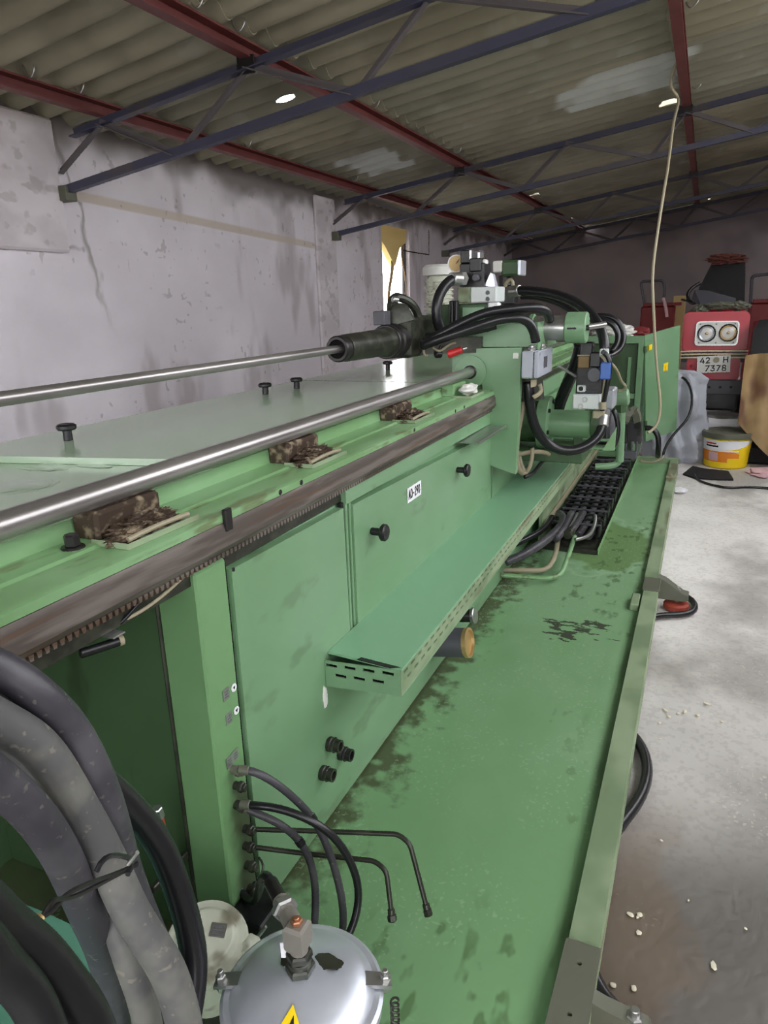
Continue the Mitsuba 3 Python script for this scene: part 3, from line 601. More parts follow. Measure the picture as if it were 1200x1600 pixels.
# ------------------------------------------------------------------ carriage on the bed
def pxz(*pts): return [(p[0], p[2]) for p in pts]
k = CAR = thing('carriage', 'green upright carriage plate with a grey clamp cylinder on top, meeting the guide bar', 'machine carriage')
colp = Polygon(pxz((-0.943, 2.830, 1.077), (-0.940, 2.830, 1.172), (-0.926, 2.830, 1.200), (-0.896, 2.830, 1.215), (-0.653, 2.830, 1.220), (-0.666, 2.830, 0.704), (-0.799, 2.830, 0.742), (-0.811, 2.830, 1.072)))
part(k, 'column', prism(colp, 'y', 2.83, 2.87), 'green', 'tall plate standing in front of the bed')
part(k, 'column_back', box(-.80, -.70, 2.87, 3.02, .72, 1.21), 'green_dark')
part(k, 'flange_ring', lathe([(.0225, 0), (.060, 0), (.066, -.003), (.066, -.010), (.0225, -.010)], (-.86, 2.828, 1.123), (0, 1, 0), 36), 'green', 'round flange about the guide bar')
part(k, 'wiper', cyl((-.86, 2.81, 1.123), (-.86, 2.828, 1.123), .027, n=28), 'steel_dark')
part(k, 'top_block', prism(pxz((-0.976, 2.880, 1.212), (-0.879, 2.880, 1.297), (-0.599, 2.880, 1.315), (-0.595, 2.880, 1.211)), 'y', 2.86, 3.25), 'green')
part(k, 'top_seam', box(-.93, -.60, 2.845, 2.862, 1.213, 1.221), 'oily')
part(k, 'bolt', [cyl((-0.851, 2.860, 1.224), np.array((-0.851, 2.860, 1.224)) + [0, -.012, 0], .010, n=10)], 'cable_beige')
q = part(k, 'type_plate', slab((-0.675, 2.829, 1.188), (1, 0, 0), (0, 0, 1), .022, .022, .002), 'off_white', 'small white square plate', smooth=False)
cy0, cy1, cy2 = (np.array(a) for a in ((-0.643, 3.020, 1.285), (-0.515, 3.020, 1.286), (-0.431, 3.020, 1.288)))
def along_x(a, b): return np.array([a[0], a[1], a[2]]), np.array([b[0], a[1], a[2]])
a, b = along_x(cy0, cy1); part(k, 'clamp_cylinder', cyl(a, b, .050, n=40), 'zinc', 'grey steel clamp cylinder')
a, b = along_x(cy1, cy2); b[2] = a[2]; CB = b
part(k, 'cylinder_cap', cyl(a, b, .062, n=40, c=.004), 'green', 'green end cap')
a, b = along_x(cy0 - [.02, 0, 0], cy0); part(k, 'cylinder_flange', cyl(a, b, .058, n=32), 'green')
part(k, 'cap_port', ringpipe(CB + [-.002, -.03, 0], CB + [.010, -.03, 0], .011, .007), 'steel_dark')
part(k, 'cap_rod', cyl(CB, CB + [.065, .05, .01], .012, n=16), 'zinc', 'bright rod end')
part(k, 'cap_slot', box(CB[0] - .07, CB[0] - .035, CB[1] - .0635, CB[1] - .055, CB[2] - .004, CB[2] + .003, .0005), 'ink')

# grey control box
k = thing('control_box', 'grey plastic junction box fixed to the right of the carriage plate', 'junction box')
x0, z0, x1, z1 = (-0.641, 2.780, 1.208)[0], (-0.626, 2.780, 1.105)[2], (-0.574, 2.780, 1.208)[0], (-0.629, 2.780, 1.208)[2]
part(k, 'case', [box(x0, x1 - .022, 2.78, 3.06, z0, z1, .004)], 'grey_box'); part(k, 'cover', box(x1 - .019, x1, 2.78, 3.06, z0, z1, .004), 'grey_box', 'cover facing the aisle')
part(k, 'cover_seal', box(x1 - .023, x1 - .018, 2.783, 3.057, z0 + .003, z1 - .003), 'dark_grey')
part(k, 'rating_label', box(x1 - .001, x1 + .0008, 2.88, 2.95, z0 + .03, z0 + .075), 'dark_grey', 'grey rating label')
for y in (2.80, 3.04):
    for z in (z0 + .012, z1 - .012): part(k, 'screw', cyl((x1 - .001, y, z), (x1 + .002, y, z), .005, n=10), 'zinc')
part(k, 'cable_gland', [cyl((x0 + .03, 2.83, z1 - .002), (x0 + .03, 2.83, z1 + .022), .014, n=14), hexnut((x0 + .03, 2.83, z1 + .004), (x0 + .03, 2.83, z1 + .012), .017)], 'zinc')
part(k, 'cable_gland', [cyl((x0 + .05, 2.93, z1 - .002), (x0 + .05, 2.93, z1 + .022), .014, n=14), hexnut((x0 + .05, 2.93, z1 + .004), (x0 + .05, 2.93, z1 + .012), .017)], 'zinc')
k = thing('mounting_bracket', 'pale metal bracket with bent lugs under the grey junction box', 'bracket')
part(k, 'plate', hull([(-0.618, 2.850, 1.091), (-0.590, 2.950, 1.086), (-0.594, 2.950, 1.062), (-0.617, 2.850, 1.060), np.array((-0.618, 2.850, 1.091)) + [0, .02, 0], np.array((-0.594, 2.950, 1.062)) + [0, .02, 0]]), 'cable_beige')
part(k, 'lug', tube([(-0.592, 2.900, 1.070), (-0.586, 2.900, 1.039), (-0.599, 2.880, 1.026), (-0.610, 2.870, 1.019)], .009, 8), 'cable_beige')
part(k, 'back', hull([(-0.671, 2.900, 1.090), (-0.580, 2.900, 1.091), (-0.572, 2.900, 1.009), (-0.671, 2.900, 0.995), np.array((-0.671, 2.900, 1.090)) + [0, .01, 0], np.array((-0.572, 2.900, 1.009)) + [0, .01, 0]]), 'oily')

# chuck and spindle head on the rod
k = thing('spindle_head', 'oily dark spindle head with a chuck gripping the upper rod', 'spindle head')
ax = (-1.10, 2.11, 1.262)
part(k, 'chuck_nose', lathe([(.016, .03), (.030, .012), (.031, 0), (.039, 0), (.043, .006), (.043, .03), (.040, .034), (.040, .05), (.016, .05)], ax, (0, 1, 0), 36), 'steel_dark', 'bright ringed nose of the chuck')
part(k, 'chuck_sleeve', lathe([(.0, .045), (.0425, .045), (.045, .055), (.049, .30), (.052, .36), (.056, .40), (.056, .46), (0, .46)], ax, (0, 1, 0), 36), 'oily', 'long tapered sleeve')
part(k, 'collar', lathe([(0, .40), (.060, .40), (.064, .405), (.064, .43), (.058, .435), (.058, .445), (.066, .45), (.066, .50), (0, .50)], ax, (0, 1, 0), 36), 'steel_dark')
part(k, 'housing', box(-1.165, -1.035, 2.60, 2.92, 1.195, 1.345, .012), 'oily')
part(k, 'cradle', hull([(-1.15, 2.66, 1.20), (-.82, 2.84, 1.20), (-.82, 2.90, 1.20), (-1.15, 2.9, 1.20), (-1.15, 2.66, 1.262), (-.82, 2.84, 1.262), (-.82, 2.90, 1.262), (-1.15, 2.9, 1.262)]), 'oily', 'dark cradle reaching to the carriage')
part(k, 'terminal_block', box((-1.144, 2.520, 1.355)[0], (-1.097, 2.520, 1.354)[0], 2.50, 2.56, (-1.135, 2.520, 1.324)[2], (-1.133, 2.520, 1.376)[2], .003), 'dark_grey')
part(k, 'fork', [tube([(-1.105, 2.600, 1.345), (-1.120, 2.620, 1.388), (-1.119, 2.650, 1.421), (-1.101, 2.700, 1.418), (-1.077, 2.740, 1.392), (-1.063, 2.760, 1.354), (-1.058, 2.760, 1.289)], .017, 10)], 'oily', 'arched lifting fork')
part(k, 'fork_pin', [cyl((-1.110, 2.610, 1.416), (-1.094, 2.630, 1.415), .012, n=14), cyl((-1.091, 2.620, 1.392), (-1.072, 2.640, 1.391), .010, n=12)], 'zinc')
part(k, 'fork_cheek', hull([(-1.111, 2.580, 1.317), (-1.112, 2.580, 1.365), (-1.093, 2.600, 1.404), (-1.045, 2.600, 1.396), (-1.020, 2.600, 1.339), np.array((-1.111, 2.580, 1.317)) + [0, .02, 0], np.array((-1.093, 2.600, 1.404)) + [0, .02, 0], np.array((-1.020, 2.600, 1.339)) + [0, .02, 0]]), 'oily')
k = thing('release_lever', 'red handled lever beneath the spindle head in front of the carriage', 'lever')
part(k, 'grip', cyl((-0.945, 2.780, 1.196), (-0.889, 2.800, 1.215), .017, .014, 20), 'red', 'red grip')
part(k, 'stem', cyl((-0.889, 2.800, 1.215), (-0.858, 2.840, 1.225), .007, n=12), 'zinc')
part(k, 'hand_wheel', [cyl((-0.983, 2.740, 1.201), (-0.965, 2.760, 1.200), .016, n=16), cyl((-0.976, 2.750, 1.201), (-0.963, 2.760, 1.233), .006, n=10)], 'black', 'small black hand wheel')
part(k, 'hook', [tube([(-0.999, 2.740, 1.234), (-0.961, 2.740, 1.214), (-0.940, 2.750, 1.228), (-0.903, 2.760, 1.243)], .005, 8), tube([(-1.025, 2.720, 1.223), (-1.022, 2.720, 1.203), (-1.009, 2.720, 1.195)], .005, 8)], 'cable_beige')

# valve stack on top of the spindle head
def pbox(xa, ya, xb, yb, Y, depth, c=.004):
    """A box whose front face has the corner points given (already in metres) and the depth."""
    return box(xa[0], xb[0], Y, Y + depth, yb[2], ya[2], c)
def fb(p, q, depth, c=.004): return box(p[0], q[0], p[1], p[1] + depth, q[2], p[2], c)
k = thing('valve_stack', 'stack of black solenoid valves on a white manifold above the spindle head', 'valve stack')
part(k, 'pedestal', fb((-1.028, 2.950, 1.391), (-0.809, 2.950, 1.252), .16), 'green_dark', 'dark green pedestal')
part(k, 'pedestal_face', fb((-0.934, 2.940, 1.378), (-0.837, 2.940, 1.320), .01), 'green')
part(k, 'manifold', fb((-0.895, 2.930, 1.456), (-0.786, 2.930, 1.395), .14), 'white_block', 'white manifold block')
part(k, 'manifold', fb((-0.952, 2.935, 1.458), (-0.895, 2.935, 1.395), .13), 'green_rim', 'green stained end of the manifold')
for p in ((-0.822, 2.930, 1.433), (-0.822, 2.930, 1.408)): part(k, 'port_mark', [cyl(np.array(p) + [0, -.002, 0], np.array(p) + [0, .002, 0], .009, n=14)], 'ink_grey')
part(k, 'valve_body', fb((-0.949, 2.950, 1.551), (-0.844, 2.950, 1.452), .10), 'black')
part(k, 'valve_body', fb((-0.904, 2.940, 1.569), (-0.855, 2.940, 1.517), .10), 'black')
part(k, 'coil', fb((-0.949, 2.960, 1.604), (-0.905, 2.960, 1.552), .06), 'black', 'square black coil')
part(k, 'coil', fb((-0.903, 2.980, 1.603), (-0.870, 2.980, 1.564), .06), 'dark_grey', 'grey coil with a pale edge')
part(k, 'coil_edge', [fb((-0.909, 2.955, 1.602), (-0.899, 2.955, 1.564), .06, .001), fb((-0.880, 2.975, 1.594), (-0.869, 2.975, 1.568), .05, .001)], 'zinc')
part(k, 'plug', cyl((-0.874, 2.950, 1.493), np.array((-0.874, 2.950, 1.493)) + [0, -.03, 0], .014, n=16), 'dark_grey')
part(k, 'connector', fb((-0.862, 2.970, 1.565), (-0.845, 2.970, 1.517), .05), 'off_white')
part(k, 'wedge', hull([(-0.847, 2.970, 1.460), (-0.801, 2.970, 1.453), (-0.812, 2.970, 1.506), (-0.823, 2.970, 1.511), np.array((-0.847, 2.970, 1.460)) + [0, .05, 0], np.array((-0.801, 2.970, 1.453)) + [0, .05, 0], np.array((-0.818, 2.970, 1.509)) + [0, .05, 0]]), 'alu')  # pale solid in place of a triangle of light
part(k, 'clip', fb((-0.821, 2.930, 1.393), (-0.778, 2.930, 1.369), .05), 'white')
part(k, 'elbow', [cyl((-0.927, 2.900, 1.497), (-0.951, 2.880, 1.490), .020, n=18)], 'black')
part(k, 'stand_pipe', [cyl((-0.972, 2.920, 1.405), (-0.972, 2.920, 1.297), .012, n=12), cyl((-0.953, 2.920, 1.405), (-0.953, 2.920, 1.296), .012, n=12)], 'rubber')
k = thing('pressure_gauge', 'round pressure gauge with a white rim to the left of the upper black valves', 'gauge')
g = np.array((-0.976, 2.990, 1.554)); gd = np.array([.25, -1, .05]); gd /= np.linalg.norm(gd)
part(k, 'case', lathe([(0, -.025), (.034, -.025), (.036, .0), (.036, .006), (.031, .006), (.031, .002), (0, .002)], g, gd, 30), 'off_white')
part(k, 'dial', lathe([(0, .003), (.0305, .003)], g, gd, 30), 'tan', 'yellowed dial')
part(k, 'pointer', tube([g + gd * .005, g + gd * .005 + [.012, .003, .016]], .0012, 6, False), 'ink')
part(k, 'stem', cyl(g + [0, 0, -.03], g + [.01, 0, -.075], .008, n=12), 'brass')

# things on the window side of the machine
k = thing('pump_motor', 'pale ribbed electric motor by the window, behind the spindle head', 'motor')
m0 = np.array((-1.621, 4.600, 1.321)); 
def finned(o, axis, r, L, n, fin=.012):
    pr = [(0, 0), (r * .8, 0), (r, .01)]
    st = (L - .04) / n
    for i in range(n): pr += [(r, .02 + i * st), (r + fin, .02 + i * st + st * .1), (r + fin, .02 + i * st + st * .45), (r, .02 + i * st + st * .55)]
    return lathe(pr + [(r, L - .01), (r * .8, L), (0, L)], o, axis, 26)
part(k, 'casing', finned(m0, (0, 0, 1), .085, .25, 8), 'beige')
part(k, 'fan_cover', lathe([(0, .25), (.105, .25), (.105, .30), (.09, .315), (0, .315)], m0, (0, 0, 1), 26), 'off_white')
part(k, 'plinth', box(m0[0] - .14, m0[0] + .14, 4.46, 4.75, .80, m0[2], .01), 'green_dark')
part(k, 'pedestal', box(m0[0] - .10, m0[0] + .10, 4.5, 4.7, .121, .80, .01), 'green_dark')
k = thing('stacked_rings', 'stack of pale round discs on the window side, behind the gauge', 'discs')
r0 = np.array((-1.707, 5.000, 1.541))
for i in range(3): part(k, 'disc', cyl(r0 + [.01 * i, 0, .042 * i], r0 + [.01 * i, 0, .042 * i + .022], .085 - .008 * i, n=26), 'off_white')
part(k, 'spindle', cyl((r0[0], r0[1], .0), r0 + [0, 0, .11], .035, n=14), 'dark_grey')
k = thing('green_motor', 'green motor housing above the hoses, right of the black valves', 'motor')
part(k, 'housing', fb((-0.973, 3.700, 1.595), (-0.873, 3.700, 1.517), .12, .012), 'green_dark')
part(k, 'end_rim', fb((-0.884, 3.690, 1.593), (-0.868, 3.690, 1.519), .13), 'alu', 'pale end rim')
part(k, 'bracket', fb((-1.013, 3.700, 1.594), (-0.966, 3.700, 1.539), .05), 'off_white', 'white bracket')
part(k, 'post', cyl((-0.967, 3.760, 1.525), (-0.956, 3.760, 1.302), .03, n=14), 'steel_dark')
part(k, 'lug', tube([(-0.944, 3.700, 1.461), (-0.935, 3.700, 1.492), (-0.915, 3.700, 1.497), (-0.908, 3.700, 1.466), (-0.910, 3.700, 1.429)], .010, 8), 'cable_beige')
part(k, 'base', fb((-0.973, 3.720, 1.475), (-0.904, 3.720, 1.381), .08), 'black'); q0 = (-0.960, 3.760, 1.308); part(k, 'stand', box(q0[0] - .05, q0[0] + .05, 3.70, 3.82, 1.10, q0[2] + .02, .004), 'green_dark')

# hoses round the carriage
hose([(-0.930, 2.860, 1.489), (-0.952, 2.820, 1.477), (-0.972, 2.790, 1.443), (-0.984, 2.770, 1.394), (-0.984, 2.770, 1.338), (-0.975, 2.790, 1.292)], .021, 'thick black hose arching down left of the black valve stack', ends=(0,))
hose([(-0.996, 2.660, 1.254), (-0.927, 2.660, 1.285), (-0.872, 2.680, 1.314), (-0.785, 2.720, 1.352), (-0.708, 2.760, 1.366), (-0.610, 2.820, 1.370), (-0.575, 2.880, 1.356), (-0.570, 2.950, 1.322)], .018, 'upper of two black hoses sweeping from the spindle head to the clamp cylinder')
hose([(-1.000, 2.640, 1.240), (-0.908, 2.640, 1.271), (-0.842, 2.660, 1.293), (-0.761, 2.700, 1.319), (-0.702, 2.740, 1.333), (-0.652, 2.760, 1.334), (-0.619, 2.790, 1.314), (-0.602, 2.810, 1.277), (-0.596, 2.820, 1.242)], .018, 'lower of two black hoses sweeping from the spindle head to the junction box')
hose([(-1.006, 2.700, 1.269), (-0.922, 2.720, 1.277), (-0.842, 2.760, 1.287), (-0.750, 2.800, 1.308)], .016, 'short black hose lying behind the two sweeping hoses over the carriage top')
hose([(-0.828, 3.400, 1.440), (-0.778, 3.380, 1.441), (-0.648, 3.320, 1.426), (-0.523, 3.250, 1.385), (-0.435, 3.200, 1.323), (-0.389, 3.160, 1.253), (-0.372, 3.140, 1.186)], .021, 'thick black hose arching over the grey clamp cylinder to the right hand valves', ends=(0,))
hose([(-0.814, 3.500, 1.417), (-0.699, 3.460, 1.405), (-0.602, 3.420, 1.371), (-0.518, 3.380, 1.319)], .015, 'thinner black hose running just under the big arching hose', name='hose')
hose([(-0.482, 3.500, 1.318), (-0.424, 3.500, 1.317), (-0.375, 3.500, 1.299), (-0.341, 3.500, 1.250), (-0.338, 3.480, 1.191), (-0.360, 3.440, 1.157), (-0.389, 3.360, 1.145)], .014, 'outer black hose looping in front of the cabinet at the right of the valves')
hose([(-0.482, 3.450, 1.306), (-0.417, 3.450, 1.299), (-0.379, 3.450, 1.278), (-0.357, 3.450, 1.239), (-0.358, 3.430, 1.194), (-0.375, 3.400, 1.165)], .013, 'inner black hose looping in front of the cabinet at the right of the valves')
hose([(-0.637, 2.900, 1.077), (-0.632, 2.900, 1.018), (-0.627, 2.920, 0.949), (-0.609, 2.950, 0.875), (-0.564, 2.990, 0.807), (-0.490, 3.020, 0.777), (-0.419, 3.060, 0.792), (-0.376, 3.100, 0.832), (-0.364, 3.140, 0.898)], .021, 'thick black hose hanging in a U below the grey junction box', ends=(1,))
hose([(-0.494, 3.280, 1.204), (-0.516, 3.300, 1.113), (-0.560, 3.340, 1.005), (-0.599, 3.400, 0.907)], .028, 'thick black hose slanting down behind the brown and blue valve stack')
hose([(-0.356, 3.200, 1.133), (-0.332, 3.300, 1.084), (-0.329, 3.500, 1.018), (-0.334, 3.700, 0.964), (-0.363, 3.700, 0.948)], .006, 'thin grey wire from the right hand valves to the round green knuckle', 'wire', 'cable_beige', name='wire')
hose([(-0.378, 3.100, 1.186), (-0.350, 3.100, 1.155), (-0.343, 3.100, 1.110), (-0.349, 3.100, 1.052), (-0.361, 3.120, 0.983), (-0.370, 3.140, 0.911)], .010, 'black cable running down the right side of the blue and black valves', 'cable', 'rubber', name='cable')
hose([(-0.388, 3.110, 1.170), (-0.361, 3.110, 1.136), (-0.360, 3.110, 1.078), (-0.367, 3.120, 0.996), (-0.368, 3.130, 0.940)], .006, 'thin pale cable beside the black one at the right of the valves', 'cable', 'cable_beige', name='cable')
hose([(-0.341, 3.300, 0.917), (-0.318, 3.300, 0.860), (-0.316, 3.300, 0.787), (-0.333, 3.300, 0.742)], .011, 'black hose hanging beside the ribbed motor', 'hose')
hose([(-0.662, 2.930, 0.992), (-0.667, 2.920, 0.948), (-0.679, 2.920, 0.880), (-0.685, 2.920, 0.811), (-0.686, 2.930, 0.745), (-0.678, 2.960, 0.691), (-0.658, 3.000, 0.669)], .012, 'pale beige cable hanging just right of the carriage plate', 'cable', 'cable_beige', name='cable')
hose([(-0.636, 3.000, 0.784), (-0.637, 3.000, 0.727), (-0.658, 3.000, 0.677), (-0.682, 3.000, 0.713), (-0.692, 3.000, 0.767)], .009, 'beige cable loop near the foot of the carriage plate', 'cable', 'cable_beige', name='cable')
hose([(-0.701, 2.980, 0.751), (-0.671, 3.020, 0.756), (-0.631, 3.100, 0.748), (-0.599, 3.200, 0.718)], .010, 'pale cable lying level at the carriage foot below the U hose', 'cable', 'cable_beige', name='cable')
hose([(-0.652, 2.950, 0.666), (-0.632, 3.050, 0.668), (-0.635, 3.200, 0.673), (-0.623, 3.400, 0.663), (-0.570, 3.600, 0.645)], .009, 'black cable curving from the carriage foot to the drive motor base', 'cable', 'rubber', name='cable')

# right hand valve stack
k = thing('valve_stack', 'tall stack of black, brown and blue valves on a white block, beside the carriage', 'valve stack')
part(k, 'manifold', fb((-0.492, 3.120, 1.004), (-0.380, 3.120, 0.941), .12), 'white_block', 'white manifold block')
for p in ((-0.440, 3.120, 0.983), (-0.457, 3.120, 0.953)): part(k, 'port', ringpipe(np.array(p) + [0, .002, 0], np.array(p) + [0, -.006, 0], .012, .006, 16), 'zinc')
part(k, 'valve_body', fb((-0.486, 3.150, 1.164), (-0.376, 3.150, 1.003), .10), 'black', 'black valve bodies')
part(k, 'coil', fb((-0.476, 3.140, 1.220), (-0.423, 3.140, 1.165), .07), 'black')
part(k, 'coil', fb((-0.428, 3.110, 1.180), (-0.383, 3.110, 1.120), .07), 'black')
part(k, 'rating_plate', fb((-0.481, 3.138, 1.165), (-0.431, 3.138, 1.112), .012), 'brown_plate', 'brown plate')
part(k, 'plate_rim', [fb((-0.484, 3.136, 1.169), (-0.431, 3.136, 1.164), .012, .001)], 'cable_beige')
p = np.array((-0.406, 3.100, 1.089)); part(k, 'round_cap', cyl(p + [0, .06, 0], p, .030, n=28), 'dark_grey', 'round grey cap')
part(k, 'blue_coil', fb((-0.380, 3.080, 1.141), (-0.338, 3.080, 1.073), .06), 'blue', 'blue coil')
part(k, 'side_port', fb((-0.479, 3.130, 1.041), (-0.443, 3.130, 1.012), .03), 'white_block'); p = np.array((-0.461, 3.130, 1.027)); part(k, 'port_hole', cyl(p + [0, -.001, 0], p + [0, .004, 0], .010, n=14), 'ink')
part(k, 'connector', fb((-0.389, 3.100, 1.196), (-0.354, 3.100, 1.170), .04), 'white_block', 'white connector'); p = np.array((-0.372, 3.100, 1.183)); part(k, 'gland', cyl(p + [0, -.014, 0], p + [0, .01, 0], .009, n=12), 'black')
part(k, 'fitting', [fb((-0.406, 3.120, 0.935), (-0.356, 3.120, 0.901), .06), cyl((-0.364, 3.120, 0.942), (-0.366, 3.120, 0.974), .015, n=14)], 'cable_beige')
part(k, 'lever', cyl((-0.545, 3.050, 1.129), (-0.486, 3.140, 1.078), .006, n=10), 'zinc', 'thin steel rod')

# drive unit under it
k = thing('drive_unit', 'green horizontal drive cylinder with a round flange below the white block', 'drive unit')
a, b = along_x(np.array((-0.785, 3.320, 0.848)), np.array((-0.663, 3.320, 0.852))); part(k, 'gear_case', cyl(a, b, .098, n=40), 'green_dark')
a, b = along_x(np.array((-0.665, 3.300, 0.847)), np.array((-0.614, 3.300, 0.848))); part(k, 'flange', cyl(a, b, .122, n=44), 'green', 'round flange')
for i in range(6):
    t = i * math.pi / 3 + .3; q = b + [0, .098 * math.cos(t), .098 * math.sin(t)]; part(k, 'bolt', hexnut(q, q + [.010, 0, 0], .010), 'steel_dark')
a, b = along_x(np.array((-0.617, 3.300, 0.845)), np.array((-0.429, 3.300, 0.853))); part(k, 'cylinder', cyl(a, b, .064, n=40), 'green', 'smooth green cylinder')
a, b = along_x(np.array((-0.429, 3.300, 0.853)), np.array((-0.392, 3.300, 0.854))); part(k, 'end_ring', cyl(a, b, .070, n=36), 'green_dark')
part(k, 'base_rail', [fb((-0.637, 3.240, 0.750), (-0.318, 3.240, 0.743), .04), fb((-0.630, 3.420, 0.754), (-0.344, 3.420, 0.746), .04)], 'green')
part(k, 'foot', [fb((-0.505, 3.270, 0.798), (-0.468, 3.270, 0.750), .05)], 'green_dark')
part(k, 'base_bracket', hull([(-0.370, 3.240, 0.740), (-0.334, 3.240, 0.783), (-0.316, 3.240, 0.847), (-0.318, 3.240, 0.743), np.array((-0.370, 3.240, 0.740)) + [0, .02, 0], np.array((-0.316, 3.240, 0.847)) + [0, .02, 0], np.array((-0.318, 3.240, 0.743)) + [0, .02, 0]]), 'green_ledge')
part(k, 'bed_support', box(-.79, -.45, 3.20, 3.66, (-0.485, 3.240, 0.731)[2] - .05, (-0.485, 3.240, 0.731)[2], .004), 'green_dark')
k = thing('ribbed_motor', 'grey ribbed electric motor behind the white block beside the green cylinder', 'motor')
a = np.array((-0.448, 3.620, 0.788)); part(k, 'casing', finned(a, (1, 0, 0), .082, .085, 6), 'dark_grey')
part(k, 'terminal_box', fb((-0.443, 3.550, 0.977), (-0.366, 3.550, 0.880), .14, .008), 'alu', 'pale terminal box')
part(k, 'feet', box(a[0] + .01, a[0] + .08, 3.56, 3.70, a[2] - .11, a[2] - .085), 'green_dark')
k = thing('tensioner', 'green upright rod with a round green knuckle at the right end of the drive', 'tensioner')
a = np.array((-0.396, 3.900, 0.890)); b = np.array((-0.326, 3.900, 0.898)); part(k, 'knuckle', cyl(a, b, .044, n=28, c=.008), 'green', 'round knuckle')
part(k, 'nut', hexnut((-0.362, 3.900, 0.857), (-0.360, 3.900, 0.817), .030), 'green_dark')
part(k, 'rod', cyl((-0.360, 3.900, 0.830), (-0.352, 3.900, 0.548), .021, n=20), 'green', 'upright rod')
part(k, 'foot', tube([(-0.355, 3.900, 0.583), (-0.365, 3.900, 0.540), (-0.408, 3.880, 0.527), (-0.472, 3.860, 0.524)], .018, 12), 'green')
part(k, 'stay', cyl((-0.456, 3.850, 0.855), (-0.400, 3.900, 0.900), .012, n=12), 'alu')

# energy chain
k = thing('energy_chain', 'black plastic energy chain full of hoses lying in the sunken tray beside the duct', 'cable chain')
CX0, CX1 = -.675, -.425
def link(y, x): return hull([(x, y + dy, z) for x in (x, x + .008) for dy, z in ((-.052, .16), (-.052, .20), (-.04, .212), (.04, .212), (.052, .20), (.052, .16), (.04, .148), (-.04, .148))])
for i in range(20):
    y = 3.80 + .094 * i
    part(k, 'link', link(y, CX0 + (.009 if i % 2 else 0)), 'black')
    part(k, 'link', link(y, CX1 - (.009 if i % 2 else 0)), 'black')
    part(k, 'cross_bar', box(CX0, CX1 + .008, y - .010, y + .010, .206, .216), 'dark_grey' if i % 3 == 0 else 'black')
for i in range(4):
    x = (-.635, -.585, -.525, -.468)[i]; part(k, 'inner_hose', tube([(x, 3.70, .175), (x + .01, 4.2, .172), (x - .01, 4.8, .172), (x, 5.6, .172)], .019, 12), 'hose_grey')
arc = spline([(-0.368, 4.300, 0.585), (-0.373, 4.300, 0.668), (-0.360, 4.300, 0.736), (-0.336, 4.320, 0.771), (-0.314, 4.340, 0.739), (-0.303, 4.360, 0.661), (-0.297, 4.360, 0.577)], 12)
for i in range(11):
    a, b = arc[i], arc[i + 1]; d = (b - a) / np.linalg.norm(b - a); nrm = np.cross(d, [0, 1, 0]); nrm /= np.linalg.norm(nrm)
    part(k, 'raised_link', hull([q + s1 * nrm * .018 + s2 * np.array([0, .05, 0]) for q in (a - d * .004, b + d * .004) for s1 in (-1, 1) for s2 in (-1, 1)]), 'plate_grey' if 2 < i < 8 else 'black')
part(k, 'raised_core', hull([(-0.366, 4.310, 0.704), (-0.313, 4.310, 0.706), (-0.297, 4.310, 0.586), (-0.361, 4.310, 0.583), np.array((-0.366, 4.310, 0.704)) + [0, .03, 0], np.array((-0.297, 4.310, 0.586)) + [0, .03, 0]]), 'black')
part(k, 'end_bracket', [fb((-0.377, 4.250, 0.533), (-0.293, 4.250, 0.492), .06)] + [cyl((-0.360, 4.300, 0.585), (-0.359, 4.300, 0.501), .007, n=8), cyl((-0.328, 4.300, 0.587), (-0.326, 4.300, 0.503), .007, n=8), cyl((-0.300, 4.300, 0.588), (-0.298, 4.300, 0.504), .007, n=8)], 'dark_grey')
k = thing('chain_tray', 'shallow dark tray with a thin pale green edge holding the energy chain', 'tray')
part(k, 'floor', box(-.71, -.40, 3.58, 6.0, .121, .126), 'oily'); part(k, 'right_edge', box(-.404, -.399, 3.58, 6.1, .121, .150), 'green_ledge', 'thin pale green edge')
part(k, 'left_edge', box(-.712, -.706, 3.58, 5.9, .121, .20), 'green_rim'); part(k, 'near_edge', box(-.71, -.40, 3.575, 3.581, .121, .145), 'oily')
k = thing('guide_channel', 'dirty green guide channel between the duct and the energy chain', 'channel')
part(k, 'strip', [box(-.735, -.715, 3.7, 5.9, .125, .315), box(-.775, -.735, 3.82, 5.9, .29, .31)], 'green_rim')
part(k, 'inner_strip', box(-.712, -.700, 3.7, 5.9, .20, .225), 'cable_beige')

# hoses and pipes feeding the chain
hose([(-0.746, 3.020, 0.238), (-0.686, 3.080, 0.256), (-0.637, 3.200, 0.269), (-0.596, 3.400, 0.276), (-0.590, 3.600, 0.277), (-0.642, 3.800, 0.261)], .021, 'grey hose snaking from under the duct into the energy chain', mat='hose_grey')
hose([(-0.579, 3.350, 0.263), (-0.567, 3.450, 0.273), (-0.567, 3.600, 0.276), (-0.577, 3.800, 0.267)], .020, 'second grey hose entering the energy chain, right of the snaking one', mat='hose_grey')
hose([(-0.528, 3.450, 0.270), (-0.519, 3.550, 0.275), (-0.517, 3.680, 0.272), (-0.515, 3.820, 0.271)], .018, 'third grey hose entering the energy chain, nearest the tray edge', mat='hose_grey', ends=(0,))
hose([(-0.537, 3.500, 0.275), (-0.534, 3.600, 0.279), (-0.546, 3.800, 0.267)], .011, 'thin grey hose between the second and third hoses entering the chain', mat='hose_dusty')
hose([(-0.445, 3.750, 0.283), (-0.437, 3.700, 0.263), (-0.438, 3.620, 0.241), (-0.449, 3.500, 0.243), (-0.491, 3.400, 0.253)], .009, 'thin pale cable curling at the near corner of the energy chain', 'cable', 'zinc', name='cable')
hose([(-0.780, 3.350, 0.214), (-0.721, 3.450, 0.229), (-0.686, 3.600, 0.232), (-0.674, 3.750, 0.251)], .016, 'black hose against the duct wall beside the energy chain', mat='rubber')
